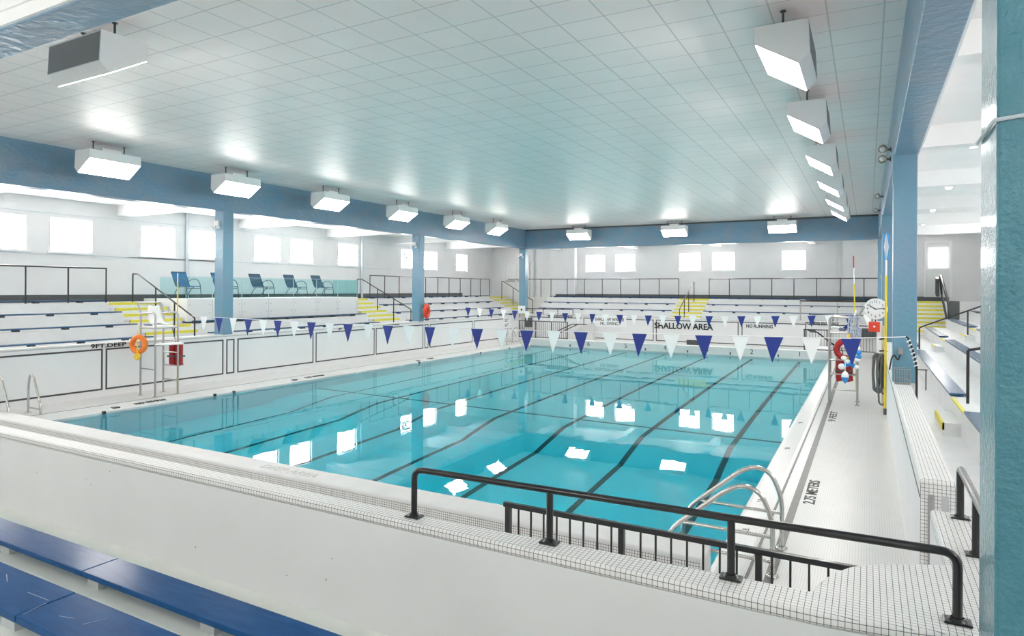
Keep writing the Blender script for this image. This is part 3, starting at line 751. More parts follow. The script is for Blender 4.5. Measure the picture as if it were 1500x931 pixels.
def make_chair(label, loc, rz, sl):
    t = thing('deck_chair', label, 'chair', (0,0,0), 'sling chairs on the balcony')
    w = .26
    # chair faces local +x
    seat = MB(); bk = MB()
    n = 8
    for i in range(n): seat.add([(-.22+.5*i/n, -w, .40+.015*math.sin(PI*i/n)*-1), (-.22+.5*(i+1)/n, -w, .40-.015*math.sin(PI*(i+1)/n)), (-.22+.5*(i+1)/n, w, .40-.015*math.sin(PI*(i+1)/n)), (-.22+.5*i/n, w, .40-.015*math.sin(PI*i/n))], [(0,1,2,3)])
    s = obj('seat', MB().obox((.03,0,.395), (.25,0,.012), (0,w,0), (0,0,.008)), sl, t, local=True)
    obj('backrest', MB().obox((-.31,0,.64), (.10,0,-.24), (0,w,0), (.008,0,.003)), sl, t, local=True)
    obj('head_band', MB().obox((-.415,0,.875), (.015,0,-.035), (0,w+.02,0), (.014,0,.005)), 'cframe', t, local=True)
    for sy in (-1, 1):
        y = sy*(w+.02)
        obj('back_frame', MB().tube([(-.43,y,.90),(-.21,y,.41),(.28,y,.40)], .013, 8, .06), 'cframe', t, local=True)
        obj('arm', MB().tube([(-.29,y,.56),(-.1,y,.66),(.16,y,.66),(.30,y,.50),(.36,y,0)], .013, 8, .12), 'cframe', t, local=True)
        obj('rear_leg', MB().tube([(.02,y,.40),(-.16,y,.30),(-.36,y,0)], .013, 8, .1), 'cframe', t, local=True)
    obj('cross_bar', MB().tube([(.3,-w,.33),(.3,w,.33)], .011, 8), 'cframe', t, local=True)
    t.location = loc; t.rotation_euler = (0,0,rz)
    return t
cy = [(14.42, 'blue sling chair behind the glass, beside the first column on the stairs side', 'sling'), (15.95, 'blue sling chair half hidden by the first column of the balcony', 'sling'), (17.6, 'slate sling chair behind the glass, first clear of the column', 'slingd'), (19.3, 'slate sling chair behind the glass, second clear of the column', 'slingd'), (20.8, 'slate sling chair at the red ring end of the glass balcony', 'slingd')]
ch = {}
for i, (y, lab, sl) in enumerate(cy):
    loc = (XB-.55, y-.1, 2.442); rz = .08
    if sl not in ch: ch[sl] = make_chair(lab, loc, rz, sl)
    else: copy_tree(ch[sl], loc, lab, rz)

# ------------------------------------------------------------------ floodlights
def make_flood(label, loc, rz):
    """wedge floodlight; local +x points to the pool, length along y, hung from the ceiling (local z=0)"""
    t = thing('floodlight', label, 'ceiling light', (0,0,0), 'wedge floodlights round the pool ceiling')
    L = .60
    pr = [(-.30,-.23),(.29,-.23),(.29,-.44),(-.20,-.74),(-.32,-.62)]
    h = obj('housing', MB().prism(pr, 'y', -L, L), 'lamp', t, local=True)
    a, c = Vector((.29,0,-.44)), Vector((-.20,0,-.74)); m = (a+c)/2; u = (c-a)/2*.965; n = Vector((.52,0,-.85)).normalized()
    obj('lens', MB().obox(m+n*.004, u, (0,L*.975,0), n*.003), 'lens', t, local=True)
    obj('back_plate', MB().add([(-.302,-L*.97,-.25),(-.302,L*.97,-.25),(-.322,L*.97,-.61),(-.322,-L*.97,-.61)], [(0,1,2,3)]), 'lampg', h, local=True)
    obj('mount_box', MB().box(-.12,.12,-.22,.22,-.23,-.14), 'lamp', t, local=True)
    for y in (-.36, .36):
        r = obj('rod', MB().tube([(0,y,-.23),(0,y,0)], .014, 8).cyl((0,y,-.012),(0,0,1),.035,.012,10), 'rod', t, local=True)
        obj('clamp', MB().box(-.05,.05,y-.035,y+.035,-.235,-.20), 'rod', r, local=True)
    t.location = loc; t.rotation_euler = (0,0,rz)
    return t
flood = None
def put_flood(label, loc, rz):
    global flood
    if flood is None: flood = make_flood(label, loc, rz)
    else: copy_tree(flood, loc, label, rz)
FY = [8.98, 12.55, 16.28, 20.12, 23.94, 27.45]
for i, y in enumerate(FY): put_flood('white wedge floodlight before the balcony-side beam, %s from the deep end' % ORD[i], (-15.87, y, ZC), 0)
for i, y in enumerate(FY): put_flood('white wedge floodlight in the row by the teal columns, %s from the deep end' % ORD[i], (-.92, y-.1, ZC), PI)
for i, x in enumerate((-13.5, -8.4, -3.45)): put_flood('white wedge floodlight before the shallow-end beam, %s from the corner door' % ORD[i], (x, 32.05, ZC), -PI/2)
put_flood('white wedge floodlight seen from behind, below the blue deep-end beam', (-8.87, 4.88, ZC), PI/2)

# gallery tube lights above the pillar-side stand
for i, (x, y) in enumerate(((1.72, 14.2), (1.85, 19.9), (1.9, 25.4), (1.95, 30.5))):
    t = thing('ceiling_light', 'slim lit tube light on the white gallery ceiling, %s past the big teal pillar' % ORD[i], 'ceiling light', (x, y, ZG), 'gallery tube lights')
    obj('fitting', MB().box(x-.1, x+.1, y-.62, y+.62, ZG-.06, ZG), 'lamp', t)
    obj('tube', MB().prism([(x-.08,ZG-.06),(x+.08,ZG-.06),(x+.05,ZG-.12),(x-.05,ZG-.12)], 'y', y-.6, y+.6), 'tube', t)

# small spotlights on the pillar-side beam
for i, (y, z) in enumerate(((14.6, 5.55), (14.9, 5.42), (22.3, 5.62), (27.8, 5.8))):
    t = thing('spotlight', 'small round metal spotlight on the pillar-side beam, %s from the deep end' % ORD[i], 'spotlight', (XR, y, z), 'beam spotlights')
    obj('bracket', MB().tube([(XR,y,z),(XR-.08,y,z)], .02, 8).cyl((XR,y,z),(-1,0,0),.05,.02,10), 'rod', t)
    obj('shade', MB().lathe([(.03,-.06),(.075,.02),(.085,.07),(.078,.07),(.065,.02)], (XR-.12,y-.02,z), (-.5,-.85,-.1 if i % 2 else .2)), 'brass', t)
    obj('bulb', MB().ball((XR-.15,y-.06,z), .055, 10), 'white', t)
# emergency lamp pairs high on columns
for y, lab in ((13.14, 'twin-head emergency lamp high on the first balcony-side column'), (23.0, 'twin-head emergency lamp high on the column with the red ring'), (33.0, 'twin-head emergency lamp high on the corner column')):
    t = thing('emergency_wall_lamp', lab, 'lamp', (XL-.25, y, 4.75), 'emergency lamps')
    obj('box', MB().box(XL-.34, XL-.16, y-.07, y, 4.7, 4.85), 'lamp', t)
    for s in (-1, 1): obj('head', MB().lathe([(.02,0),(.06,.06),(.06,.08),(1e-3,.08)], (XL-.25+s*.1,y-.06,4.66), (s*.5,-.7,-.4)), 'white', t)

# ------------------------------------------------------------------ guard chairs
def guard_chair(label, loc, rz, ringside):
    """local +x faces the pool, feet at z=0, footprint .62 x .62"""
    t = thing('lifeguard_chair', label, 'lifeguard chair', (0,0,0), 'lifeguard chairs')
    a = .31; r = .024
    fr_ = MB()
    for y in (-a, a):
        fr_ = MB().tube([(a,y,.01),(a,y,2.10),(a-.08,y,2.16),(-a,y,2.12)], r, 10, .12); obj('front_leg', fr_, 'steeld', t, local=True)
        fr_ = MB().tube([(-a,y,.01),(-a,y,2.12),(-a-.14,y,2.40)], r, 10, .1); obj('rear_leg', fr_, 'steeld', t, local=True)
        for x in (-a, a): obj('foot_plate', MB().cyl((x,y,0),(0,0,1),.06,.012,12), 'steeld', t, local=True)
    obj('back_rail', MB().tube([(-a-.14,-a,2.40),(-a-.14,a,2.40)], r*.9, 8), 'steeld', t, local=True)
    for z in (.36, .74, 1.09, 1.40): obj('rung', MB().tube([(-a,a,z),(a,a,z)], .017, 8), 'steeld', t, local=True)
    obj('rung', MB().tube([(-a,-a,.70),(a,-a,.70)], .017, 8), 'steeld', t, local=True)
    obj('seat_rail', MB().tube([(-a,-a,1.76),(a,-a,1.76),(a,a,1.76),(-a,a,1.76)], .018, 8, .02), 'steeld', t, local=True)
    obj('seat_board', MB().box(-a+.01, a, -a+.02, a-.02, 1.775, 1.80), 'white', t, local=True, bevel=.01)
    # moulded shell seat
    prof_ = [(.27,1.84),(.22,1.862),(.08,1.83),(-.06,1.82),(-.15,1.86),(-.20,1.98),(-.245,2.12),(-.28,2.26),(-.29,2.30)]
    wid = [.14,.19,.20,.20,.20,.195,.18,.16,.12]
    sh = MB(); vs = []
    for (x, z), w in zip(prof_, wid):
        for j in range(7):
            u = -1+2*j/6; vs.append((x + .02*u*u, u*w, z + .035*u*u))
    sh.add(vs, [(i*7+j, i*7+j+1, (i+1)*7+j+1, (i+1)*7+j) for i in range(8) for j in range(6)], True)
    o = obj('shell_seat', sh, 'white', t, local=True); sd = o.modifiers.new('thick', 'SOLIDIFY'); sd.thickness = .012
    obj('foot_board', MB().prism([(a-.02,-a-.02),(a+.34,-a+.06),(a+.34,a-.06),(a-.02,a+.02)], 'z', 1.33, 1.365), 'white', t, local=True, bevel=.008)
    t.location = loc; t.rotation_euler = (0,0,rz)
    return t
LG = (-16.27, 10.52, 0); RG = (-.53, 18.32, 0)
g1 = guard_chair('tall steel guard chair with an orange ring buoy, before the balcony-side stairs', LG, 0, -1)
g2 = copy_tree(g1, RG, 'tall steel guard chair with red ring buoy and floats, beside the hose', PI)
def towel(label, c):
    mb = MB()
    random.seed(int(abs(c[0]*100)))
    n = 8; vs = []
    for i in range(n+1):
        for j in range(n+1):
            u, v = i/n, j/n
            e = min(u, 1-u, v, 1-v)
            vs.append((c[0]+(u-.5)*.30, c[1]+(v-.5)*.07, c[2] + (.012 + .05*random.random() if e > 0 else .004)))
    mb.add(vs, [(i*(n+1)+j, (i+1)*(n+1)+j, (i+1)*(n+1)+j+1, i*(n+1)+j+1) for i in range(n) for j in range(n)], True)
    return tag(obj('towel', mb, 'navy', at=c), label, 'towel')
towel('crumpled navy and white cloth on the seat of the orange-ring guard chair', (LG[0]-.10, LG[1]-.245, 1.806))
t = thing('shirt', 'navy and white cloth bundle on the seat of the red-ring guard chair', 'cloth', (RG[0]+.22, RG[1]-.18, 1.80))
obj('bundle', MB().ball((RG[0]+.02, RG[1]-.258, 1.856), .05, 12, 1.).ball((RG[0]+.12, RG[1]-.256, 1.85), .045, 12, 1.).ball((RG[0]-.06, RG[1]-.256, 1.85), .045, 12, 1.), 'navy', t)
obj('fold', MB().tube([(RG[0]+.02,RG[1]-.258,1.87),(RG[0]+.12,RG[1]-.258,1.95),(RG[0]+.18,RG[1]-.258,2.08)], .042, 10), 'flagb', t)
def ring(label, c, axis, R, m, m2):
    t = thing('ring_buoy', label, 'life ring', c)
    obj('ring', MB().torus(c, axis, R, R*.34, 28, 12), m, t)
    ax = Vector(axis).normalized(); x = ax.orthogonal().normalized(); y = ax.cross(x)
    for k in range(4):
        a = PI/4 + k*PI/2; p = Vector(c) + (x*math.cos(a)+y*math.sin(a))*R; tt = (-x*math.sin(a)+y*math.cos(a))
        obj('band', MB().tube([p-tt*.035, p+tt*.035], R*.36, 12), m2, t)
    return t
r1 = ring('orange ring buoy with yellow rope, hanging on the balcony-side guard chair', (LG[0]-.22, LG[1]-.42, 1.33), (.35,-1,.05), .19, 'orange', 'orange')
c = Vector((LG[0]-.22, LG[1]-.48, 1.33))
obj('rope', MB().tube([c+Vector((-.10,.1,.36)), c+Vector((.02,.02,.14)), c+Vector((.06,.0,-.05)), c+Vector((-.02,0,-.3)), c+Vector((.04,0,-.42)), c+Vector((.08,.0,-.26)), c+Vector((.03,0,.05))], .016, 6, .08), 'ropey', r1)
obj('rope_coil', MB().torus(c+Vector((.03,0,-.31)), (.3,-1,0), .07, .022, 14, 6).torus(c+Vector((.05,.01,-.29)), (.3,-1,0.2), .055, .022, 14, 6), 'ropey', r1)
r2 = ring('dark red ring buoy with tan rope, hanging on the guard chair by the hose', (RG[0]+.07, RG[1]-.46, 1.37), (.12,-1,0), .21, 'red', 'red')
c = Vector((RG[0]+.12, RG[1]-.56, 1.4))
obj('rope', MB().tube([c+Vector((.02,.05,.35)), c+Vector((-.04,0,.15)), c+Vector((.06,0,-.05)), c+Vector((-.02,0,-.28)), c+Vector((.07,0,-.32)), c+Vector((.05,.0,-.1))], .03, 6, .08), 'ropey', r2)
def rescue(label, c, ax):
    t = thing('rescue_tube', label, 'rescue tube', c)
    c = Vector(c); ax = Vector(ax).normalized(); n = ax.cross(Vector((0,0,1)))
    for s in (-1, 1):
        b = MB().tube([c+ax*.10*s+Vector((0,0,.26)), c+ax*.10*s+Vector((0,0,-.22)), c+ax*(.10*s+.02)+Vector((0,0,-.3))], .095, 12); obj('foam_half', b, 'red', t)
    obj('belt', MB().obox(c+Vector((0,0,-.05)), ax*.2, n*.102, (0,0,.02)), 'dark', t)
    obj('strap', MB().tube([c+Vector((0,0,.26)), c+Vector((-.06*ax.x,-.06*ax.y,.5)), c+Vector((-.14*ax.x,-.14*ax.y,.72))], .012, 6, .05), 'dark', t)
    return t
rescue('dark red rescue tube strapped inside the orange-ring guard chair', (LG[0]+.02, LG[1]+.455, 1.02), (1,.25,0))
rescue('dark red rescue tube under the floats of the red-ring guard chair', (RG[0]+.02, RG[1]-.14, .86), (1,0,0))
# lane floats and rope on the red-ring chair
t = thing('lane_rope', 'bundle of blue and white lane floats draped over the red-ring guard chair', 'lane rope', (RG[0]+.22, RG[1]-.42, 1.3))
fl = [((.25,1.62),'w'),((.30,1.55),'b'),((.24,1.47),'w'),((.32,1.42),'w'),((.22,1.37),'b'),((.34,1.33),'b'),((.25,1.27),'w'),((.34,1.23),'b'),((.20,1.20),'w'),((.31,1.15),'w'),((.10,1.10),'w'),((.18,1.06),'b'),((.24,1.0),'b'),((.29,.98),'w'),((.03,1.18),'w'),((.08,1.02),'b')]
for (x, z), k in fl:
    obj('float', MB().ball((RG[0]+x, RG[1]-.66-.05*random.random(), z), .068, 12, .85), 'white' if k == 'w' else 'float', t)
t2 = thing('rope', 'coiled blue and white rope hung over the arm of the red-ring guard chair', 'rope', (RG[0]+.2, RG[1]-.35, 1.9))
for i, x in enumerate((.14, .19, .24, .29, .34)):
    obj('rope_loop', MB().tube([(RG[0]+x,RG[1]-.365,2.20),(RG[0]+x-.03,RG[1]-.39,1.9),(RG[0]+x-.02,RG[1]-.40,1.70),(RG[0]+x+.03,RG[1]-.39,1.68),(RG[0]+x+.04,RG[1]-.38,1.9)], .022, 6, .08), 'rope', t2)
for (x, z, lab, m) in ((.0, 1.0, 'white ball float hanging at the knee of the red-ring guard chair', 'white'),):
    tag(obj('ball_float', MB().ball((RG[0]+x-.02, RG[1]-.76, z-.02), .075, 14), m, at=(RG[0]+x-.02, RG[1]-.76, z-.02)), lab, 'float')
t = thing('buoy', 'white and blue pear buoy hanging lowest on the red-ring guard chair', 'buoy', (RG[0]+.05, RG[1]-.56, .72))
obj('white_half', MB().lathe([(.085,0),(.07,.08),(.03,.13),(1e-3,.15)], (RG[0]+.06, RG[1]-.82, .74)), 'white', t)
obj('blue_half', MB().lathe([(1e-3,-.16),(.03,-.13),(.075,-.05),(.085,0)], (RG[0]+.06, RG[1]-.82, .74)), 'float', t)
obj('cord', MB().tube([(RG[0]+.06,RG[1]-.82,.88),(RG[0]+.07,RG[1]-.80,1.12)], .008, 6), 'cord', t)

# ------------------------------------------------------------------ pennant lines
def pennants(label, y, xs, zf, w, h, first_white, ends):
    t = thing('pennant_line', label, 'bunting', (ends[0][0], y, ends[0][2]), 'backstroke pennant lines')
    pts = [ends[0]] + [(x, y, zf(x)) for x in xs] + [ends[1]]
    obj('cord', MB().tube(pts, .008, 6), 'cord', t)
    for i, x in enumerate(xs):
        white = (i % 2 == 0) == first_white
        z = zf(x); ww = w*(1+.05*math.sin(i*2.3)); sk = .02*math.sin(i*1.7)
        dy = .012
        p = MB().add([(x-ww/2,y-.002,z),(x+ww/2,y-.002,z),(x+sk,y-.002-dy,z-h),(x-ww/2,y+.002,z),(x+ww/2,y+.002,z),(x+sk,y+.002-dy,z-h)], [(0,1,2),(5,4,3),(0,3,4,1),(1,4,5,2),(2,5,3,0)] if not white else [(0,1,2)])
        plabel(obj('pennant', p, 'flagw' if white else 'flagb', t), 'white pennant' if white else 'blue pennant')
    return t
NY = 11.75
nx = [-16.17+i*(15.95/27) for i in range(28)]
def nz(x): s = (x+16.2)/16.7; return 2.02 - 4*.065*s*(1-s) + .055*s - .02
def px2x(px, y):
    t = math.tan(math.atan((px-750)/953.) - math.radians(28.68)); return y*t
n_px = [299,321,342,364,386,407,432,456.5,483,510,540,568.5,599,630,664.5,699,735,772,811.6,851,894,937,984,1031,1085,1133.6,1189,1247]
f_px = [686,703,720,738,754,772,790,809,828,847,868,887,908,929,950,971,993,1015,1039,1062,1086,1110,1136,1162,1189,1215,1244,1271]
pennants('near pennant line of large blue and white flags across the deep end', NY, [px2x(p, NY) for p in n_px], nz, .30, .44, True, ((-17.3, NY, 2.0), (.54, NY+.6, 2.06)))
FYY = 25.5
def fz(x): s = (x+16.4)/16.8; return 1.95 - 4*.20*s*(1-s) + .07*s
pennants('far pennant line of small-looking blue and white flags across the shallow end', FYY, [px2x(p, FYY) for p in f_px], fz, .29, .43, False, ((-17.3, FYY, 1.98), (.37, FYY, 2.04)))
# striped post that holds the near line
t = thing('line_post', 'thin black post wound with black and white rope on the tiled low wall', 'post', (.70, 12.42, .45))
obj('post', MB().tube([(.70,12.42,.451),(.70,12.42,1.55),(.66,12.42,1.8),(.58,12.42,2.04),(.54,12.42,2.06)], .018, 8, .08), 'black', t)
pts = []
for i in range(90):
    f = i/89; z = 1.55+.48*f; x = .70-.13*max(0, f)**1.3; a = i*.52
    pts.append((x+.026*math.cos(a), 12.42+.026*math.sin(a), z))
obj('wound_rope', MB().tube(pts, .010, 6), 'ropek', t)

# ------------------------------------------------------------------ poles, hose, clock, basket
t = thing('skimmer_pole', 'long yellow pole with a blue skimmer net standing against the tiled low wall', 'pole', (.352, 17.0, 0))
P0 = Vector((.352, 17.0, .002)); P1 = Vector((.362, 17.05, 3.15)); dv = (P1-P0).normalized()
obj('pole', MB().tube([P0+dv*.07, P1], .026, 10), 'yel2', t)
obj('grip', MB().tube([P0, P0+dv*.14], .033, 10), 'dark', t)
obj('sleeve', MB().tube([P1, P1+dv*.36], .02, 10), 'white', t)
cN = P1+dv*.66
obj('net_hoop', MB().tube([cN+Vector((.0,0,0))+dv*.31*math.cos(a)+Vector((.06,-.05,0))*math.sin(a) for a in [2*PI*i/24 for i in range(24)]], .012, 8, closed=True), 'float', t)
obj('net', MB().tube([cN+dv*(-.29), cN+dv*.0+Vector((0,-.005,0)), cN+dv*.29], [.005,.05,.005], 12), 'pipe', t)
t = thing('reach_pole', 'slim white and yellow reaching pole with a dark tip, upright behind the red-ring guard chair', 'pole', (-.28, 20.9, 0))
xa, ya = -.275, 20.5
obj('shaft', MB().tube([(xa,ya,.0),(xa-.06,ya,3.0)], .016, 8), 'yel2', t)
obj('upper_shaft', MB().tube([(xa-.06,ya,3.0),(xa-.075,ya,3.45)], .013, 8), 'white', t)
obj('tip', MB().tube([(xa-.075,ya,3.45),(xa-.08,ya,3.78)], .018, 8), 'red', t)
t = thing('reach_pole', 'slim yellow reaching pole standing behind the orange-ring guard chair', 'pole', (-18.0, 12.2, 0))
xa, ya = -16.75, 11.35
obj('shaft', MB().tube([(xa,ya,.0),(xa,ya,2.95)], .018, 8), 'yel2', t)
obj('upper_shaft', MB().tube([(xa,ya,2.95),(xa,ya,3.2)], .014, 8), 'white', t)
# coiled hose on a wooden post
t = thing('hose_post', 'tan post with black straps beside the teal column, holding the hose', 'post', (.33, 18.36, 0))
obj('board', MB().box(.30, .385, 18.3, 18.42, .0, 1.95), 'tan', t, bevel=.01)
for z in (1.62, 1.33): obj('strap', MB().torus((.335, 18.36, z), (0,.2,1), .075, .018, 16, 6), 'black', t)
t = thing('hose', 'long grey hose coiled in hanging loops against the low wall', 'hose', (.28, 17.05, .3))
for i in range(7):
    x = .16+.028*i; zlo = .42+.05*math.sin(i*1.9) - (.30 if i == 5 else 0); w = .035+.012*(i % 3)
    pts = [(x-w,17.75-.02*i,1.25),(x-w*1.6,17.73-.02*i,.85),(x-w,17.72-.02*i,zlo+.05),(x,17.7-.02*i,zlo),(x+w,17.72-.02*i,zlo+.05),(x+w*1.6,17.73-.02*i,.85),(x+w,17.75-.02*i,1.27),(x,17.75-.02*i,1.32)]
    obj('loop', MB().tube(pts, .02, 8, .1, closed=True), 'hose', t)
# pace clock
t = thing('pace_clock', 'round white wall clock beside the teal columns above the red case', 'clock', (.18, 22.5, 2.25))
cc = Vector((.21, 22.5, 2.26)); ax = Vector((-.25,-1,0)).normalized(); rt = Vector((1,-.25,0)).normalized(); up = Vector((0,0,1))
obj('case', MB().lathe([(1e-3,-.07),(.30,-.07),(.32,-.02),(.32,.02),(.30,.03),(.29,.02)], cc, ax, 32), 'white', t)
obj('dial', MB().cyl(cc, ax, .29, .018, 32), 'sign', t)
for i in range(12):
    a = PI/2 - i*PI/6; p = cc + ax*.022 + rt*math.cos(a)*.225 + up*math.sin(a)*.225
    text('numeral', str(12 if i == 0 else i), 'text', t, p, rt, up, .10, .002)
for a, l, w in ((2.6, .18, .012), (.1, .23, .008)):
    d = rt*math.cos(a)+up*math.sin(a); obj('hand', MB().obox(cc+ax*.028+d*l*.42, d*l*.6, d.cross(ax)*w, ax*.003), 'text', t)
obj('bracket', MB().tube([cc-ax*.07, Vector((.40, 22.75, 2.26))], .02, 8), 'pipe', t)
t = thing('alarm_case', 'small bright red case with a white dot under the round clock', 'first aid box', (.17, 22.3, 1.62))
obj('case', MB().box(.02, .32, 22.25, 22.42, 1.58, 1.88), 'redb', t, bevel=.015)
obj('dot', MB().cyl((.17, 22.25, 1.74), (0,-1,0), .03, .01, 12), 'white', t)
obj('backboard', MB().box(.24, .385, 22.42, 22.46, .9, 1.9), 'sign', t)
# wire basket on the tiled wall
t = thing('wire_basket', 'grey wire basket standing on the tiled low wall by the teal column', 'basket', (.49, 12.75, 1.24))
mb = MB()
x0, x1, y0, y1, z0, z1 = .40, .625, 12.62, 12.9, 1.245, 1.50
for z in (z0+.005, z0+.09, z0+.17, z1):
    obj('hoop', MB().tube([(x0,y0,z),(x1,y0,z),(x1,y1,z),(x0,y1,z)], .004 if z < z1 else .006, 6, closed=True), 'steeld', t)
w_ = MB()
for i in range(7):
    x = x0+(x1-x0)*i/6
    for y in (y0, y1): w_.tube([(x,y,z0),(x,y,z1)], .003, 5)
for j in range(1, 7):
    y = y0+(y1-y0)*j/7
    for x in (x0, x1): w_.tube([(x,y,z0),(x,y,z1)], .003, 5)
    w_.tube([(x0,y,z0+.004),(x1,y,z0+.004)], .003, 5)
obj('wire_mesh', w_, 'steeld', t)
# wall socket and cable on the column foot
t = thing('switch_box', 'small grey switch box with a looping black cable on the teal column', 'switch box', (.50, 12.99, 1.78))
obj('box', MB().box(.46, .53, 12.95, 12.988, 1.72, 1.82), 'steeld', t, bevel=.005)
obj('cable', MB().tube([(.49,12.96,1.72),(.46,12.93,1.60),(.40,12.92,1.72),(.36,12.9,1.66),(.33,12.9,1.45)], .012, 6, .06), 'black', t)
t = thing('switch_box', 'tiny grey box on the second teal column above the clock', 'switch box', (XR-.02, 23.1, 3.1), None)
obj('box', MB().box(XR-.05, XR-.013, 23.05, 23.17, 3.18, 3.32), 'steeld', t, bevel=.005)
obj('cable', MB().tube([(XR-.02,23.1,3.18),(XR-.02,23.1,2.5)], .01, 6), 'pipe', t)
# red ring on the balcony-side column, sign on the corner column
r3_ = ring('red ring buoy hanging almost edge-on from the second balcony-side column', (XL+.185, 23.30, 1.82), (.95,.31,0), .25, 'redb', 'redb')
obj('hanging_cord', MB().tube([(XL+.18,23.26,2.15),(XL+.02,23.30,2.30),(XL+.18,23.34,2.15)], .01, 6), 'cord', r3_)
t = thing('notice', 'small white notice with a black emblem on the corner column', 'sign', (XL-.15, 32.97, 1.42))
obj('board', MB().box(XL-.42, XL+.02, 32.955, 32.985, 1.42, 1.86), 'sign', t)
obj('emblem', MB().cyl((XL-.2, 32.957, 1.64), (0,-1,0), .06, .006, 14), 'text', t)
# stacked rule boards on the end of the balcony-side low wall
t = thing('rule_board', 'stack of narrow white rule boards on the end of the balcony-side low wall', 'sign', (XL+.02, 30.85, .2))
for i, z in enumerate((1.12, .86, .60, .34)):
    bd = obj('board', MB().box(XL+.008, XL+.03, 30.5, 31.15, z-.11, z+.12), 'sign', t)
    for k, dz in enumerate((.05, -.02, -.07)): obj('print_line', MB().box(XL+.03, XL+.034, 30.58, 31.07-.1*k, z+dz, z+dz+.028), 'text', bd)
t = thing('notice', 'white shallow water no diving board on the far low wall', 'sign', (-12.1, YF-.03, .80))
obj('board', MB().box(-13.05, -11.17, YF-.04, YF-.008, .82, 1.38), 'sign', t, bevel=.004)
text('lettering', 'SHALLOW WATER\nNO DIVING', 'text', t, (-12.1, YF-.042, 1.10), (1,0,0), (0,0,1), .24, .003, width=1.65, bold=.004)
# folded goal frame with net in the far stand
t = thing('goal_frame', 'low goal frame with netting on the shallow-end stand behind the no running wall', 'goal', (-1.4, 33.7, .45))
obj('crossbar', MB().tube([(-2.82,33.6,2.33),(.2,33.6,2.33)], .045, 8), 'black', t)
obj('post', MB().tube([(-2.8,33.6,.45),(-2.8,33.6,2.33)], .03, 8), 'steeld', t)
obj('post', MB().tube([(-1.24,33.6,.45),(-1.24,33.6,2.33)], .02, 8), 'steeld', t)
obj('post', MB().tube([(.18,33.6,.45),(.18,33.6,2.33)], .03, 8), 'steeld', t)
nm = MB()
for i in range(1, 50): nm.tube([(-2.8+i*.06,33.62,1.3),(-2.8+i*.06,33.62,2.3)], .0025, 4)
for i in range(17): nm.tube([(-2.8,33.62,1.3+i*.06),(.18,33.62,1.3+i*.06)], .0025, 4)
obj('net', nm, 'block', t)
# stair lift
t = thing('stair_lift', 'black inclined stair lift at the side of the far yellow steps', 'stair lift', (3.2, 34.3, 1.2))
obj('cabinet', MB().box(3.1, 3.5, 34.1, 34.5, 1.25, 2.38), 'dark', t, bevel=.03)
obj('rail', MB().tube([(3.12,34.1,1.3),(3.12,34.2,2.2),(3.08,37.4,3.55),(3.05,37.5,3.5)], .06, 10, .1), 'black', t)
obj('rail', MB().tube([(3.12,34.3,1.2),(3.10,37.2,2.65),(3.06,37.35,3.45)], .05, 10, .1), 'black', t)
obj('cover', MB().prism([(36.9,2.55),(37.4,2.7),(37.4,3.5),(37.15,3.4)], 'x', 2.85, 3.0), 'dark', t)

# ------------------------------------------------------------------ pool ladders
def ladder(label, parts, bars, loc):
    t = thing('pool_ladder', label, 'pool ladder', loc, 'pool ladders')
    for p in parts:
        obj('grab_rail', MB().tube(p, .024, 12, .16, 7), 'steel', t)
        obj('escutcheon', MB().lathe([(.06,.001),(.06,.015),(.03,.03)], p[0]), 'steel', t)
    for a, c in bars: obj('tie_bar', MB().tube([a, c], .018, 10), 'steel', t)
    return t
def lad_r(y): return [(-.81,y,0),(-.81,y,.55),(-.92,y,.80),(-1.08,y,.86),(-1.25,y,.78),(-1.80,y,.30),(-1.88,y,.1),(-1.88,y,-.9)]
ladder('polished steel pool ladder on the deck behind the baluster fence', [lad_r(6.83), lad_r(7.62)], [((-.81,6.83,.38),(-1.70,6.83,.38)), ((-.81,6.83,.14),(-1.86,6.83,.14)), ((-.81,7.62,.38),(-1.70,7.62,.38)), ((-1.88,6.83,-.3),(-1.88,7.62,-.3))], (-.81, 7.2, 0))
def lad_l(y): return [(-16.4,y,0),(-16.4,y,.6),(-16.33,y,.86),(-16.2,y,.84),(-15.9,y,.25),(-15.88,y,.05),(-15.88,y,0.0)]
ladder('polished steel pool ladder behind the long deep-end curb, below the words on the wall', [lad_l(6.95), lad_l(7.55)], [((-16.4,7.55,.12),(-15.89,7.55,.12)), ((-16.4,6.95,.12),(-15.89,6.95,.12))], (-16.4, 7.2, 0))
def lad_c(y): return [(-16.0,y,0),(-16.0,y,.6),(-15.9,y,.82),(-15.7,y,.84),(-15.4,y,.45),(-15.0,y,-.1),(-14.98,y,-.8)]
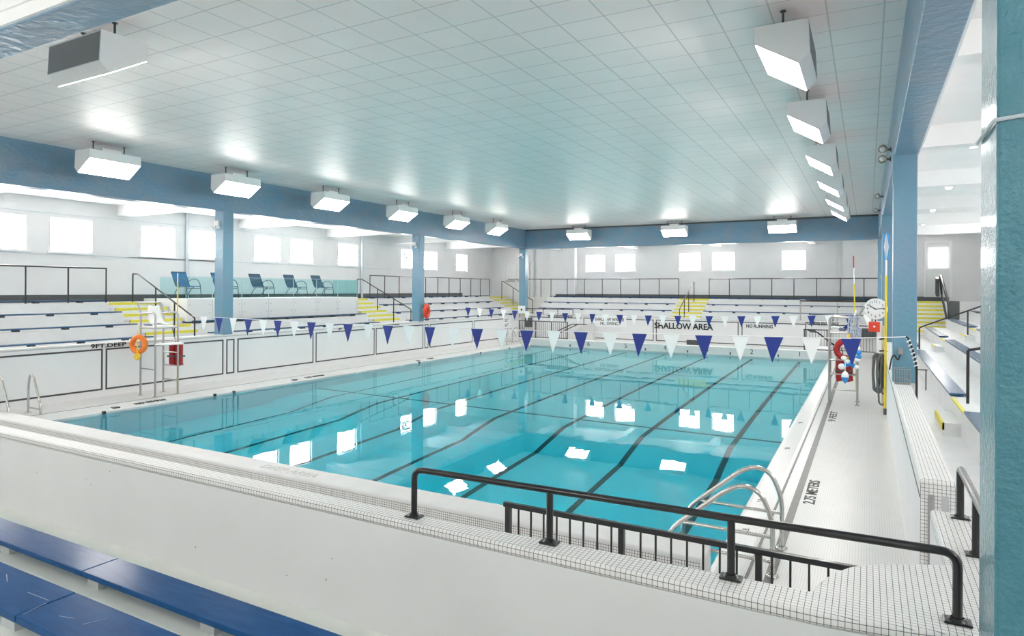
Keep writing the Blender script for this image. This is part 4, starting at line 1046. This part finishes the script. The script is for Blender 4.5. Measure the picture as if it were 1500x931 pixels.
ladder('small polished steel pool ladder in the far corner by the baluster fence', [lad_c(28.7), lad_c(29.3)], [((-16.0,28.7,.2),(-15.3,28.7,.2))], (-16.0, 29.0, 0))

# air vent square in one window, wall-mounted items
t = thing('window_fan', 'square vent fan set in the window beside the red ring column', 'fan', (WXL+.02, 28.95, 4.3))
obj('casing', MB().box(WXL-.09, WXL+.04, 28.62, 28.68, 4.28, 4.78).box(WXL-.09, WXL+.04, 29.26, 29.32, 4.28, 4.78).box(WXL-.09, WXL+.04, 28.68, 29.26, 4.28, 4.34).box(WXL-.09, WXL+.04, 28.68, 29.26, 4.72, 4.78), 'pipe', t)
obj('blades', MB().obox((WXL-.05,28.97,4.53),(.004,0,0),(0,.2,.2),(0,-.03,.03)).obox((WXL-.05,28.97,4.53),(.004,0,0),(0,.2,-.2),(0,.03,.03)), 'lamp', t)

# ------------------------------------------------------------------ world, camera, view
w = bpy.data.worlds.new('World'); S.world = w; w.use_nodes = True
w.node_tree.nodes['Background'].inputs[0].default_value = (.95, .98, 1, 1); w.node_tree.nodes['Background'].inputs[1].default_value = 1.0
yaw, ro = math.radians(28.68), math.radians(.28)
r = Vector((math.cos(yaw), math.sin(yaw), 0)); f = Vector((-math.sin(yaw), math.cos(yaw), 0)); u = Vector((0,0,1))
r3 = r*math.cos(ro) + u*math.sin(ro); u3 = -r*math.sin(ro) + u*math.cos(ro)
cam = bpy.data.cameras.new('camera'); co = bpy.data.objects.new('camera', cam); COL.objects.link(co)
m = Matrix((r3, u3, -f)).transposed().to_4x4(); m.translation = Vector((0,0,2.8)); co.matrix_world = m
cam.sensor_width = 36; cam.lens = 953/1500*36; cam.shift_y = -(465.5-423.5)/1500; cam.clip_start = .05; cam.clip_end = 200
S.camera = co
S.view_settings.view_transform = 'Standard'; S.view_settings.look = 'None'; S.view_settings.exposure = 0.12; S.view_settings.gamma = 1; S.view_settings.use_curve_mapping = False
c = S.cycles
c.max_bounces = 14; c.diffuse_bounces = 7; c.glossy_bounces = 5; c.transmission_bounces = 10; c.transparent_max_bounces = 12
c.use_denoising = True; c.sample_clamp_indirect = 30; c.blur_glossy = .6
